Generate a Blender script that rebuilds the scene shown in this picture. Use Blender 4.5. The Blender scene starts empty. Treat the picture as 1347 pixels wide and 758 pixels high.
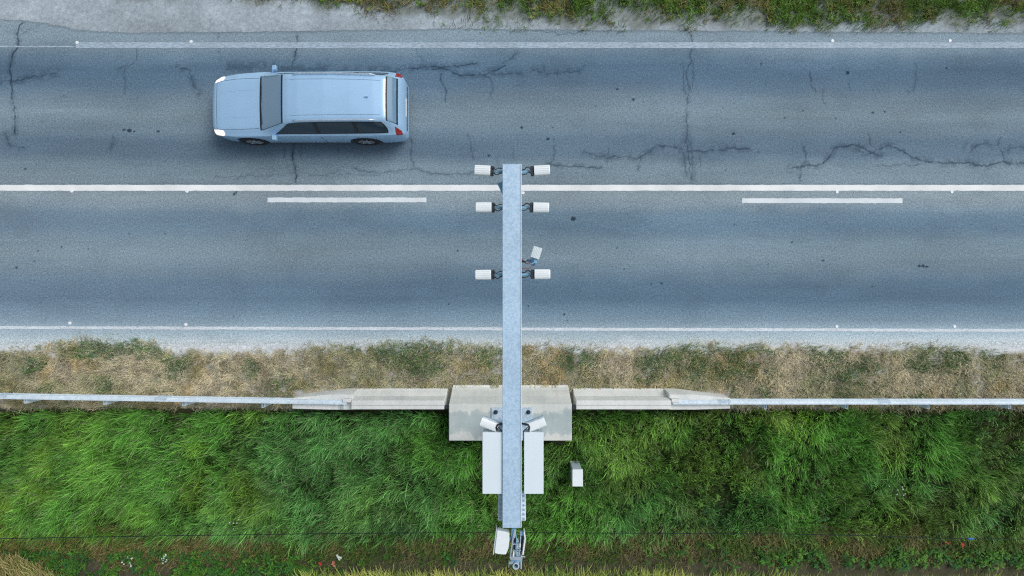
import bpy, math, random
import numpy as np
from mathutils import Vector, Matrix

# ------------------------------------------------------------------ camera, sky, sun, exposure
SC = bpy.context.scene
COL = SC.collection
H = 15.0                      # height of the drone above the road, metres
cam_d = bpy.data.cameras.new("drone_camera")
cam = bpy.data.objects.new("drone_camera", cam_d)
COL.objects.link(cam)
cam.location = (0, 0, H)
cam.rotation_euler = (0, 0, 0)
cam_d.sensor_width = 36.0
cam_d.lens = 36.0 * H / 26.94
cam_d.clip_end = 3000
SC.camera = cam

SUN_EL, SUN_AZ = math.radians(50), math.radians(35)     # azimuth measured from +X towards +Y
w = bpy.data.worlds.new("World"); SC.world = w; w.use_nodes = True
nt = w.node_tree; nt.nodes.clear()
sky = nt.nodes.new("ShaderNodeTexSky"); sky.sky_type = 'NISHITA'; sky.sun_disc = False
sky.sun_elevation = SUN_EL
sky.sun_rotation = math.pi/2 - SUN_AZ
sky.air_density = 1.0; sky.dust_density = 3.0
hs = nt.nodes.new("ShaderNodeHueSaturation"); hs.inputs['Saturation'].default_value = 0.46; hs.inputs['Hue'].default_value = 0.482
bg = nt.nodes.new("ShaderNodeBackground"); bg.inputs[1].default_value = 0.13
wo = nt.nodes.new("ShaderNodeOutputWorld")
nt.links.new(sky.outputs[0], hs.inputs['Color']); nt.links.new(hs.outputs[0], bg.inputs[0]); nt.links.new(bg.outputs[0], wo.inputs[0])

sl = bpy.data.lights.new("sun", 'SUN'); sl.energy = 1.5; sl.angle = math.radians(32); sl.color = (1.0, 0.985, 0.95)
sun = bpy.data.objects.new("sun", sl); COL.objects.link(sun)
sd = Vector((math.cos(SUN_EL)*math.cos(SUN_AZ), math.cos(SUN_EL)*math.sin(SUN_AZ), math.sin(SUN_EL)))
sun.rotation_euler = sd.to_track_quat('Z', 'Y').to_euler()
sun.location = (20, -14, 30)
SC.view_settings.view_transform = 'Standard'; SC.view_settings.look = 'None'
SC.view_settings.gamma = 1.0; SC.view_settings.use_curve_mapping = False
SC.view_settings.exposure = -0.15
SC.render.engine = 'CYCLES'
SC.cycles.use_denoising = False
SC.cycles.filter_width = 1.2
SC.cycles.max_bounces = 6

# ------------------------------------------------------------------ helpers
rnd = random.Random(7)
rng = np.random.default_rng(11)
def lin1(c):
    c /= 255.0
    return c/12.92 if c <= 0.04045 else ((c+0.055)/1.055)**2.4
def S(r, g, b): return (lin1(r), lin1(g), lin1(b))
def SA(r, g, b): return np.array(S(r, g, b))
def W(px, py, z=0.0):                 # survey of the photo: plan position of something known to be at height z
    k = 0.02*(H-z)/H
    return ((px-673.5)*k, (379-py)*k, z)

_tab = np.random.default_rng(3).random((256, 256))
def vnoise(x, y, s, seed=0):
    x = np.asarray(x)/s + seed*17.31; y = np.asarray(y)/s + seed*9.77
    xi = np.floor(x).astype(int); yi = np.floor(y).astype(int)
    fx = x-xi; fy = y-yi
    fx = fx*fx*(3-2*fx); fy = fy*fy*(3-2*fy)
    a = _tab[xi & 255, yi & 255]; b = _tab[(xi+1) & 255, yi & 255]
    c = _tab[xi & 255, (yi+1) & 255]; d = _tab[(xi+1) & 255, (yi+1) & 255]
    return (a*(1-fx)+b*fx)*(1-fy) + (c*(1-fx)+d*fx)*fy
def fbm(x, y, s, seed=0, o=3):
    v = 0; a = 1; t = 0
    for i in range(o):
        v = v + a*vnoise(x, y, s/2**i, seed+i*5); t += a; a *= .55
    return v/t
def sstep(a, b, x):
    t = np.clip((np.asarray(x)-a)/(b-a), 0, 1); return t*t*(3-2*t)

def tag(o, label=None, cat=None, group=None, kind=None):
    if label: o["label"] = label
    if cat: o["category"] = cat
    if group: o["group"] = group
    if kind: o["kind"] = kind
    return o
def thing(name, label, cat, loc=(0, 0, 0), rz=0.0, group=None):
    o = bpy.data.objects.new(name, None); COL.objects.link(o)
    o.location = loc; o.rotation_euler = (0, 0, rz); o.empty_display_size = .2
    return tag(o, label, cat, group)

class MB:
    """collects simple shapes for ONE mesh object"""
    def __init__(s): s.v = []; s.f = []
    def add(s, vs, fs, M=None):
        n = len(s.v)
        for p in vs:
            p = Vector(p)
            s.v.append(tuple(M @ p if M else p))
        s.f += [tuple(i+n for i in f) for f in fs]
        return s
    def box(s, cx, cy, cz, sx, sy, sz, M=None):
        x, y, z = sx/2, sy/2, sz/2
        vs = [(cx+a*x, cy+b*y, cz+c*z) for c in (-1, 1) for b in (-1, 1) for a in (-1, 1)]
        return s.add(vs, [(0,2,3,1),(4,5,7,6),(0,1,5,4),(2,6,7,3),(0,4,6,2),(1,3,7,5)], M)
    def prism(s, poly, z0, z1, M=None):           # poly counter-clockwise in XY
        n = len(poly)
        vs = [(p[0], p[1], z0) for p in poly]+[(p[0], p[1], z1) for p in poly]
        fs = [tuple(range(n-1, -1, -1)), tuple(range(n, 2*n))]+[(i, (i+1) % n, n+(i+1) % n, n+i) for i in range(n)]
        return s.add(vs, fs, M)
    def cyl(s, c, r, h, n=14, axis='Z', r2=None, M=None):   # c = base centre
        r2 = r if r2 is None else r2
        vs = []
        for k, (rr, hh) in enumerate(((r, 0), (r2, h))):
            for i in range(n):
                a = 2*math.pi*i/n; p = (rr*math.cos(a), rr*math.sin(a), hh)
                if axis == 'X': p = (p[2], p[0], p[1])
                if axis == 'Y': p = (p[1], p[2], p[0])
                vs.append((c[0]+p[0], c[1]+p[1], c[2]+p[2]))
        fs = [tuple(range(n-1, -1, -1)), tuple(range(n, 2*n))]+[(i, (i+1) % n, n+(i+1) % n, n+i) for i in range(n)]
        return s.add(vs, fs, M)
    def tube(s, pts, r, n=6, M=None):
        pts = [Vector(p) for p in pts]; base = len(s.v); vs = []; fs = []
        for i, p in enumerate(pts):
            d = (pts[min(i+1, len(pts)-1)]-pts[max(i-1, 0)]).normalized()
            u = d.cross(Vector((0, 0, 1)))
            if u.length < 1e-3: u = Vector((1, 0, 0))
            u.normalize(); v = d.cross(u)
            for k in range(n):
                a = 2*math.pi*k/n; vs.append(p+u*(r*math.cos(a))+v*(r*math.sin(a)))
        for i in range(len(pts)-1):
            for k in range(n):
                fs.append((i*n+k, i*n+(k+1) % n, (i+1)*n+(k+1) % n, (i+1)*n+k))
        fs.append(tuple(range(n))); m = (len(pts)-1)*n; fs.append(tuple(range(m+n-1, m-1, -1)))
        return s.add(vs, fs, M)
    def loft(s, secs, closed=True, caps=True, M=None):
        n = len(secs[0]); vs = [p for q in secs for p in q]; fs = []
        for i in range(len(secs)-1):
            for k in range(n if closed else n-1):
                fs.append((i*n+k, i*n+(k+1) % n, (i+1)*n+(k+1) % n, (i+1)*n+k))
        if caps and closed:
            fs.append(tuple(range(n-1, -1, -1))); m = (len(secs)-1)*n; fs.append(tuple(range(m, m+n)))
        return s.add(vs, fs, M)
    def build(s, name, mat, parent=None, smooth=False, bevel=0, seg=2, loc=None, fix=True):
        me = bpy.data.meshes.new(name); me.from_pydata(s.v, [], s.f); me.update()
        if fix:
            import bmesh
            bm = bmesh.new(); bm.from_mesh(me); bmesh.ops.recalc_face_normals(bm, faces=bm.faces); bm.to_mesh(me); bm.free()
        me.materials.append(mat)
        o = bpy.data.objects.new(name, me); COL.objects.link(o)
        if parent: o.parent = parent
        if loc: o.location = loc
        if smooth:
            me.polygons.foreach_set('use_smooth', [True]*len(me.polygons))
        if bevel:
            m = o.modifiers.new('edge', 'BEVEL'); m.width = bevel; m.segments = seg; m.limit_method = 'ANGLE'; m.angle_limit = math.radians(35)
        return o

def np_mesh(name, verts, quads=None, tris=None, mat=None, colors=None, smooth=False):
    me = bpy.data.meshes.new(name)
    nq = 0 if quads is None else len(quads); ntr = 0 if tris is None else len(tris)
    me.vertices.add(len(verts)); me.vertices.foreach_set('co', np.asarray(verts, np.float32).ravel())
    li = []
    if nq: li.append(np.asarray(quads, np.int32).ravel())
    if ntr: li.append(np.asarray(tris, np.int32).ravel())
    li = np.concatenate(li)
    me.loops.add(len(li)); me.loops.foreach_set('vertex_index', li)
    me.polygons.add(nq+ntr)
    starts = np.concatenate([np.arange(nq)*4, nq*4+np.arange(ntr)*3]).astype(np.int32)
    me.polygons.foreach_set('loop_start', starts)
    me.update(calc_edges=True)
    if smooth: me.polygons.foreach_set('use_smooth', np.ones(nq+ntr, bool))
    if colors is not None:
        a = me.color_attributes.new('Col', 'FLOAT_COLOR', 'POINT')
        c = np.ones((len(verts), 4), np.float32); c[:, :3] = colors
        a.data.foreach_set('color', c.ravel())
    if mat: me.materials.append(mat)
    o = bpy.data.objects.new(name, me); COL.objects.link(o)
    return o
def grid(xs, ys):
    nx, ny = len(xs), len(ys)
    X, Y = np.meshgrid(xs, ys, indexing='ij')
    i = (np.arange(nx-1)[:, None]*ny+np.arange(ny-1)[None, :]).ravel()
    return X.ravel(), Y.ravel(), np.stack([i, i+ny, i+ny+1, i+1], 1)

# ------------------------------------------------------------------ materials
def newmat(name):
    m = bpy.data.materials.new(name); m.use_nodes = True
    return m, m.node_tree, m.node_tree.nodes['Principled BSDF']
def nd(t, typ, **kw):
    n = t.nodes.new(typ)
    for k, v in kw.items(): setattr(n, k, v)
    return n
def coords(t): return nd(t, 'ShaderNodeTexCoord').outputs['Object']
def noise(t, scale, detail=3, rough=.55, vec=None):
    n = nd(t, 'ShaderNodeTexNoise'); n.inputs['Scale'].default_value = scale; n.inputs['Detail'].default_value = detail; n.inputs['Roughness'].default_value = rough
    t.links.new(vec or coords(t), n.inputs['Vector']); return n.outputs['Fac']
def ramp(t, fac, stops):
    r = nd(t, 'ShaderNodeValToRGB'); e = r.color_ramp.elements
    while len(e) < len(stops): e.new(.5)
    for el, (p, c) in zip(e, stops):
        el.position = p; el.color = (*c, 1) if hasattr(c, '__len__') else (c, c, c, 1)
    t.links.new(fac, r.inputs[0]); return r.outputs[0]
def mult(t, a, b, typ='MULTIPLY', f=1.0):
    m = nd(t, 'ShaderNodeMix', data_type='RGBA', blend_type=typ); m.inputs[0].default_value = f
    for s, i in ((a, 6), (b, 7)):
        if hasattr(s, '__len__'): m.inputs[i].default_value = (*s, 1)
        else: t.links.new(s, m.inputs[i])
    return m.outputs[2]
def bump(t, b, h, strength, dist=.01):
    n = nd(t, 'ShaderNodeBump'); n.inputs['Strength'].default_value = strength; n.inputs['Distance'].default_value = dist
    t.links.new(h, n.inputs['Height']); t.links.new(n.outputs[0], b.inputs['Normal'])

def simple(name, col, rough=.5, metal=0.0, var=.12, vscale=6, coat=0.0, bmp=0.0, bscale=60, spec=.5):
    m, t, b = newmat(name)
    c = mult(t, ramp(t, noise(t, vscale, 5), [(.3, 1-var), (.7, 1+var)]), col)
    t.links.new(c, b.inputs['Base Color'])
    b.inputs['Roughness'].default_value = rough; b.inputs['Metallic'].default_value = metal
    b.inputs['Coat Weight'].default_value = coat; b.inputs['Specular IOR Level'].default_value = spec
    if bmp: bump(t, b, noise(t, bscale, 3), bmp)
    return m
def ground_mat(name, s1, s2, lo, hi, rough=.92, bmp=.35, g_lo=.72, g_hi=1.38):
    m, t, b = newmat(name)
    v = coords(t)
    col = nd(t, 'ShaderNodeVertexColor', layer_name='Col').outputs[0]
    g1 = ramp(t, noise(t, s1, 3, .75, v), [(.30, lo), (.5, 1.0), (.72, hi)])
    n2 = noise(t, s2, 2, .6, v)
    g2 = ramp(t, n2, [(.32, g_lo), (.5, 1.0), (.70, g_hi)])
    c = mult(t, mult(t, col, g1), g2)
    t.links.new(c, b.inputs['Base Color']); b.inputs['Roughness'].default_value = rough
    b.inputs['Specular IOR Level'].default_value = .25
    bump(t, b, n2, bmp, .006)
    return m
def blade_mat(name, trans=.3, rough=.55):
    m, t, b = newmat(name)
    col = nd(t, 'ShaderNodeVertexColor', layer_name='Col').outputs[0]
    t.links.new(col, b.inputs['Base Color']); b.inputs['Roughness'].default_value = rough; b.inputs['Specular IOR Level'].default_value = .3
    tr = nd(t, 'ShaderNodeBsdfTranslucent'); t.links.new(col, tr.inputs[0])
    mx = nd(t, 'ShaderNodeMixShader'); mx.inputs[0].default_value = trans
    out = t.nodes['Material Output']
    t.links.new(b.outputs[0], mx.inputs[1]); t.links.new(tr.outputs[0], mx.inputs[2]); t.links.new(mx.outputs[0], out.inputs[0])
    return m
def paint_mat(name, col, under, lo, hi, sx=1.0):
    m, t, b = newmat(name)
    mp = nd(t, 'ShaderNodeMapping'); mp.inputs['Scale'].default_value = (sx, 1, 1); t.links.new(coords(t), mp.inputs[0])
    f = ramp(t, noise(t, 38, 6, .7, mp.outputs[0]), [(lo, 0.0), (hi, 1.0)])
    f2 = ramp(t, noise(t, 1.3, 3, .6), [(.25, .82), (.75, 1.08)])
    mx = nd(t, 'ShaderNodeMix', data_type='RGBA'); t.links.new(f, mx.inputs[0]); mx.inputs[6].default_value = (*under, 1); mx.inputs[7].default_value = (*col, 1)
    t.links.new(mult(t, mx.outputs[2], f2), b.inputs['Base Color']); b.inputs['Roughness'].default_value = .75
    return m
def concrete_mat(name, c1, c2, stain=None):
    m, t, b = newmat(name)
    big = ramp(t, noise(t, 1.6, 6, .65), [(.3, c1), (.68, c2)])
    g = ramp(t, noise(t, 55, 4, .7), [(.3, .86), (.7, 1.1)])
    st = nd(t, 'ShaderNodeMapping'); st.inputs['Scale'].default_value = (9, .8, .8); t.links.new(coords(t), st.inputs[0])
    streak = ramp(t, noise(t, 1.0, 4, .6, st.outputs[0]), [(.3, .95), (.6, 1.02)])
    c = mult(t, mult(t, big, g), streak)
    if stain:
        c = mult(t, c, stain(t))
    t.links.new(c, b.inputs['Base Color']); b.inputs['Roughness'].default_value = .85
    bump(t, b, noise(t, 70, 4, .7), .25, .004)
    return m
def galv_mat(name, c1, c2, scale=22, rough=.42, metal=.35):
    m, t, b = newmat(name)
    vo = nd(t, 'ShaderNodeTexVoronoi'); vo.inputs['Scale'].default_value = scale; t.links.new(coords(t), vo.inputs['Vector'])
    f = mult(t, vo.outputs['Color'], noise(t, 30, 4), 'MIX', .55)
    bw = nd(t, 'ShaderNodeRGBToBW'); t.links.new(f, bw.inputs[0])
    c = ramp(t, bw.outputs[0], [(.32, c1), (.66, c2)])
    c = mult(t, c, ramp(t, noise(t, 2.2, 4), [(.3, .92), (.7, 1.06)]))
    t.links.new(c, b.inputs['Base Color']); b.inputs['Metallic'].default_value = metal; b.inputs['Roughness'].default_value = rough
    return m

M = {}
M['asphalt'] = ground_mat('asphalt', 17, 46, .80, 1.28, g_lo=.62, g_hi=1.5)
M['soil'] = ground_mat('roadside_soil', 9, 30, .80, 1.22, bmp=.4, g_lo=.84, g_hi=1.2)
M['grass'] = blade_mat('grass_blades', .18)
M['straw'] = blade_mat('dry_grass_blades', .2, .7)
M['leaf'] = blade_mat('weed_leaves', .25, .5)
asph = S(112, 133, 152)
M['line_bright'] = paint_mat('fresh_white_line', S(242, 246, 248), S(170, 186, 200), .27, .38)
M['line_dash'] = paint_mat('white_dash_paint', S(230, 239, 244), S(150, 170, 186), .30, .43)
M['line_worn'] = paint_mat('worn_line_paint', S(186, 203, 217), S(134, 156, 176), .36, .60, .25)
M['line_edge'] = paint_mat('dusty_edge_line_paint', S(226, 234, 240), S(160, 181, 200), .34, .52, .4)
M['arm'] = galv_mat('galvanised_arm', S(168, 199, 225), S(192, 219, 241), 38, .5, .1)
M['galv'] = galv_mat('galvanised_steel', S(166, 190, 208), S(202, 219, 232), 30, .45, .12)
M['rail'] = galv_mat('guardrail_zinc', S(200, 219, 233), S(222, 236, 246), 16, .5, .05)
M['steel_dark'] = simple('dark_steel', S(60, 72, 84), .5, .6)
M['bluesteel'] = simple('painted_blue_steel', S(128, 178, 206), .5, .1)
M['white'] = simple('white_housing', S(238, 246, 249), .35, 0, .03, 8, .3)
M['cab'] = simple('cabinet_white', S(226, 240, 247), .32, 0, .03, 3, .3)
M['offwhite'] = simple('weathered_housing', S(196, 209, 215), .5, 0, .06, 10)
M['black'] = simple('black_plastic', S(34, 46, 56), .5, 0, .1)
M['cable'] = simple('black_cable', (.012, .014, .018), .55)
M['redcable'] = simple('red_cable', S(150, 78, 74), .5)
M['blueblock'] = simple('blue_plastic', S(46, 88, 132), .4)
M['bolt'] = simple('zinc_bolt', S(205, 216, 228), .35, .6)
M['rubber'] = simple('tyre_rubber', (.018, .018, .02), .85)
M['wood'] = simple('weathered_wood', S(120, 100, 78), .85, 0, .3, 12, 0, .3)
M['wire'] = simple('dark_fence_wire', S(14, 34, 40), .5, .2)
M['conc'] = concrete_mat('barrier_concrete', S(216, 220, 218), S(237, 239, 236))

def pool(t):            # damp, darker skin of the block's top with a tide-mark edge
    v = coords(t); sp = nd(t, 'ShaderNodeSeparateXYZ'); t.links.new(v, sp.inputs[0])
    n = noise(t, 2.1, 5, .6, v)
    def mth(op, a, b):
        k = nd(t, 'ShaderNodeMath', operation=op)
        for i, s in enumerate((a, b)):
            if isinstance(s, (int, float)): k.inputs[i].default_value = s
            else: t.links.new(s, k.inputs[i])
        return k.outputs[0]
    # inside mask: |y+0.47|<.33 , broken by noise and by two pale run-off tracks
    d = mth('SUBTRACT', .33, mth('ABSOLUTE', mth('ADD', sp.outputs[1], .38), 0))
    d = mth('ADD', d, mth('MULTIPLY', mth('SUBTRACT', n, .5), .8))
    for cx, wd in ((-1.02, .05), (.93, .03)):
        tr = mth('SUBTRACT', wd, mth('ABSOLUTE', mth('SUBTRACT', sp.outputs[0], cx), 0))
        tr = mth('ADD', tr, mth('MULTIPLY', mth('SUBTRACT', n, .5), .5))
        tr = mth('MAXIMUM', tr, 0)
        d = mth('SUBTRACT', d, mth('MULTIPLY', tr, 2.0))
    return ramp(t, d, [(.02, (1, 1, 1)), (.06, (.74, .80, .83)), (.16, (.66, .74, .78)), (.4, (.70, .77, .81))])
M['block'] = concrete_mat('foundation_concrete', S(198, 205, 202), S(222, 225, 219), pool)

# ------------------------------------------------------------------ road with worn bands, cracks and stains
def jitter(pts, amp=2.0, depth=4):
    pts = [tuple(map(float, p)) for p in pts]
    for k in range(depth):
        q = [pts[0]]
        for a, b in zip(pts, pts[1:]):
            L = math.hypot(b[0]-a[0], b[1]-a[1])
            j = min(amp, L*.16)
            q.append(((a[0]+b[0])/2+rnd.uniform(-j, j), (a[1]+b[1])/2+rnd.uniform(-j, j))); q.append(b)
        pts = q
    return pts
CR = []     # (polyline px, half width px, strength, stain width px, stain strength)
def crack(pts, hw=.7, st=.6, sw=4, ss=.12): CR.append((jitter(pts), hw, st, sw, ss))
crack([(30,30),(22,45),(24,60),(16,75),(15,100),(17,120),(20,150),(20,176)], 1.2, .85, 7, .25)
crack([(25,47),(40,38),(56,30)], .6, .4)
crack([(-20,106),(10,106),(35,102),(60,99),(76,96)], 1.0, .6, 9, .28)
crack([(8,176),(12,190),(22,193),(32,194)], .9, .6, 7, .2)
crack([(178,55),(180,80),(168,88),(163,100),(163,124)], .7, .6)
crack([(156,90),(170,88)], .6, .5); crack([(146,190),(148,180),(152,186),(144,198)], .7, .5, 5, .2)
crack([(391,48),(391,62),(388,75),(384,88)], 1.1, .8, 5, .2); crack([(384,88),(386,190)], .9, .7)
crack([(386,190),(386,215),(389,240)], 1.2, .85, 5, .2)
crack([(228,88),(250,92),(254,108),(262,125)], .8, .6, 7, .25)
crack([(287,44),(288,80)], .5, .35)
crack([(300,88),(400,92),(510,93)], .6, .3, 12, .3)
crack([(510,94),(545,90),(575,88),(600,97),(640,98),(655,92),(665,86)], 1.1, .8, 8, .3)
crack([(560,92),(590,88),(612,86),(627,83)], 1.0, .75, 6, .22)
crack([(545,48),(548,68),(557,80)], .5, .4); crack([(580,97),(583,112),(587,122),(585,134)], 1.0, .6, 4, .2)
crack([(640,100),(647,108),(648,118),(647,130)], .8, .6); crack([(655,92),(668,80),(680,70)], .8, .5, 6, .2)
crack([(640,97),(700,93),(712,95),(740,95),(762,94)], .8, .5, 8, .25); crack([(712,94),(716,86),(716,98)], .6, .5)
crack([(765,90),(770,86)], .6, .4)
crack([(909,46),(910,80),(903,100),(906,125),(903,160),(902,185),(906,210),(910,237)], .9, .65, 6, .18)
crack([(898,86),(899,118),(905,127)], .7, .5, 5, .15); crack([(912,84),(911,116),(905,127)], .7, .5, 5, .15)
crack([(902,185),(898,200),(905,234)], .7, .5, 10, .25); crack([(903,180),(912,205),(910,237)], .7, .5, 10, .25)
crack([(719,216),(745,219),(765,219),(792,221)], 1.0, .65, 6, .25)
crack([(725,214),(730,201),(729,183)], .7, .5)
crack([(769,201),(785,206),(801,208),(825,205),(841,208),(855,200),(867,190),(884,194),(900,198),(920,199),(933,198),(956,195),(985,196)], 1.1, .65, 7, .26)
crack([(801,195),(798,214)], .7, .5); crack([(844,208),(839,224)], .9, .6, 5, .2); crack([(920,199),(922,212),(918,222)], .7, .5)
crack([(1057,193),(1061,211),(1053,224),(1053,238)], .8, .6, 4, .2)
crack([(1039,222),(1060,218),(1079,216),(1090,208),(1097,195),(1125,191),(1148,201),(1168,191),(1182,197),(1191,201),(1211,211),(1231,214),(1260,214),(1283,218),(1310,215),(1336,216),(1380,214)], 1.2, .7, 8, .28)
crack([(1141,175),(1145,190),(1152,195)], .8, .6); crack([(1267,201),(1272,188)], .8, .5, 5, .2)
crack([(1277,198),(1290,190),(1313,191),(1318,200),(1320,211),(1330,217)], .9, .6, 7, .25); crack([(1316,181),(1313,191)], .7, .5)
crack([(1125,196),(1150,202),(1160,205)], .8, .5, 8, .3); crack([(1155,218),(1180,217),(1211,216)], .7, .5)
crack([(1326,198),(1347,194),(1380,196)], .8, .5, 8, .25)
crack([(1065,94),(1068,115),(1074,120)], .9, .6); crack([(1082,120),(1085,136)], .7, .5); crack([(1204,84),(1205,100),(1201,120)], .6, .4)
crack([(1118,105),(1119,120)], .5, .4); crack([(1190,120),(1197,121)], .6, .4)
crack([(283,232),(330,230),(345,232),(386,228)], .6, .45); crack([(307,238),(318,228)], .5, .4)
crack([(390,224),(405,230),(430,230),(445,224),(455,220)], .6, .45, 4, .1); crack([(430,232),(470,231),(500,232)], .5, .4)
crack([(465,221),(480,224),(500,229),(520,226),(545,222),(580,229),(600,228),(625,226),(650,222),(665,220)], .8, .55, 5, .15)
crack([(615,177),(620,190),(623,210)], .9, .6, 4, .2); crack([(540,183),(541,200),(544,218)], .8, .6, 4, .15)
crack([(372,190),(378,220)], .5, .35); crack([(395,190),(398,215)], .5, .35); crack([(444,190),(444,200)], .6, .4)
crack([(655,205),(655,222)], .6, .4); crack([(674,196),(676,208)], .5, .4)
crack([(700,40),(756,45),(768,38)], .7, .5)
CR.append(([(-400, 241.5), (673, 241.5), (1750, 242.5)], .6, .30, 2.5, .08))
SPOTS = [(754,288,3.6),(632,271,2.1),(833,131,2),(812,117,1.6),(965,176,2.2),(1115,96,2.6),(170,172,3.2),(163,171,2),(176,173,1.8),(208,173,2),(308,255,2.2),(311,253,1.6),
         (721,183,2.2),(1083,214,1.6),(1032,155,1.5),(1148,148,1.8),(1164,147,1.6),(1001,84,1.5),(50,330,1.5),(81,325,1.3),(45,344,1.3),(22,352,1.6),(1042,319,1.6),(1083,343,1.8),
         (1209,350,2.2),(1214,350,2.2),(1219,351,1.8),(870,373,1.4),(742,414,1.6),(856,374,1.2),(590,400,1.2),(546,352,1.2),(602,330,1.3),(1245,90,1.3),(686,168,1.8),(643,205,2),(33,222,1.4)]
for k in range(70):
    SPOTS.append((rnd.uniform(-150, 1500), rnd.uniform(70, 425), rnd.uniform(.6, 1.2)))

BAND = [(-60,(150,163,174)),(20,(146,160,173)),(40,(132,150,167)),(54,(134,153,171)),(68,(114,136,157)),(78,(96,122,147)),(92,(80,108,135)),(112,(88,114,140)),(130,(110,131,151)),(150,(122,140,156)),
        (168,(112,132,151)),(185,(95,119,142)),(203,(98,121,144)),(218,(120,140,157)),(238,(126,144,160)),(256,(143,157,170)),(268,(132,149,165)),(280,(106,131,154)),(298,(98,125,150)),(315,(116,138,157)),
        (335,(124,143,160)),(350,(112,134,154)),(372,(90,117,143)),(392,(88,115,142)),(408,(108,135,160)),(422,(126,150,172)),(437,(162,182,199)),(447,(182,196,208)),(456,(202,211,218)),(480,(186,196,204))]
bp = np.array([b[0] for b in BAND], float); bc = np.array([S(*b[1]) for b in BAND])
bc = bc*.82 + .18*bc.mean(1, keepdims=True)*np.array([.96, 1.03, 1.01]); bc *= np.array([1.03, 1.08, 1.05]); bl = bc.mean(1, keepdims=True); bc *= (np.maximum(bl, .10)/bl)**.35*np.where(bl < .2, (.2/bl)**.22, 1)
xf = np.concatenate([[-400, -150, -60, -30, -20], np.arange(-16, 16.001, .021), [20, 30, 60, 150, 400]])
tf = np.linspace(0, 1, 425)
def road_top(px):      # outer edge of the asphalt, photo rows
    px = np.asarray(px, float)
    e = np.interp(px, [-3000, 0, 30, 60, 95, 130, 180, 330, 600, 1347, 4000], [24, 25, 26, 29, 37, 41, 42, 41, 37, 43, 43])
    return e + (fbm(px, px*0+3, 22, 4)-.5)*2.2 + (vnoise(px, px*0, 5, 9)-.5)*1.2
def road_bot(px): return 457 + (fbm(px, px*0, 60, 2)-.5)*8
X, T, Q = grid(xf, tf)
PXr = X/.02+673.5
PYr = road_bot(PXr)*(1-T)+road_top(PXr)*T
Yr = (379-PYr)*.02
wob = (fbm(X, Yr, 3.5, 21)-.5)*16 + (fbm(X, Yr, .6, 31)-.5)*9
col = np.stack([np.interp(PYr+wob*sstep(20, 60, np.abs(PYr-442)), bp, bc[:, k]) for k in range(3)], 1)
col *= (0.70+.42*fbm(X*.3, Yr, 1.1, 41, 4)+.18*fbm(X*.06, Yr, .22, 45, 3))[:, None]
pt = sstep(.60, .72, fbm(X, Yr, .5, 47, 3))
col *= (1-.05*pt)[:, None]
left = sstep(700, -100, PXr)*sstep(250, 300, PYr)
col = col*(1-.25*left[:, None]*.6) + .25*.6*left[:, None]*SA(146, 154, 160)
dust = sstep(442, 456, PYr+(fbm(X, Yr, .5, 51)-.5)*14)
col = col*(1-dust[:, None]*.7)+dust[:, None]*.7*SA(212, 219, 224)
tyre = sstep(440, 436, PYr)*0
dark = np.ones(len(X)); sub = np.arange(len(X)).reshape(len(xf), len(tf))
pxc = xf/.02+673.5
for pts, hw, st, sw, ss in CR:
    R = max(hw*2, sw)+2
    for a, b in zip(pts, pts[1:]):
        i0 = np.searchsorted(pxc, min(a[0], b[0])-R); i1 = np.searchsorted(pxc, max(a[0], b[0])+R)
        if i1 <= i0: continue
        # rows: T=1 is the top
        t0 = np.clip((457-(max(a[1], b[1])+R+8))/420, 0, 1); t1 = np.clip((457-(min(a[1], b[1])-R-8))/415, 0, 1)
        j0 = max(int(t0*424)-3, 0); j1 = min(int(t1*424)+4, 425)
        ids = sub[i0:i1, j0:j1].ravel()
        qx, qy = PXr[ids], PYr[ids]
        dx, dy = b[0]-a[0], b[1]-a[1]; L2 = dx*dx+dy*dy+1e-9
        t = np.clip(((qx-a[0])*dx+(qy-a[1])*dy)/L2, 0, 1)
        d = np.hypot(qx-a[0]-t*dx, qy-a[1]-t*dy)
        br = .5+.5*sstep(.28, .55, vnoise(qx, qy, 9, 65)*.6+vnoise(qx, qy, 3, 66)*.4)
        core = 1-st*.95*br*np.clip(1.2-d/(hw*1.05), 0, 1)
        nn = fbm(qx, qy, 6, 61, 2)
        stn = 1-ss*1.0*sstep(sw, sw*.25, d)*sstep(.34, .6, nn)
        dark[ids] = np.minimum(dark[ids], core*stn)
for sx, sy, r in SPOTS:
    i0 = np.searchsorted(pxc, sx-r-2); i1 = np.searchsorted(pxc, sx+r+2)
    ids = sub[i0:i1].ravel(); d = np.hypot((PXr[ids]-sx), (PYr[ids]-sy)*1.2)
    dark[ids] = np.minimum(dark[ids], 1-.8*sstep(r+.5, r-.6, d+(vnoise(PXr[ids], PYr[ids], 1.5, 8)-.5)*1.6))
col *= dark[:, None]**np.array([1.0, .9, .8])
edge = sstep(.012, .0, 1-T)
col *= (1-.35*edge)[:, None]
Z = np.where((T <= 0) | (T >= 1), -.03, -.0205*sstep(.02, .003, T))
road = np_mesh('road', np.stack([X, Yr, Z], 1), Q, None, M['asphalt'], col, True)
tag(road, kind='structure')

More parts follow.
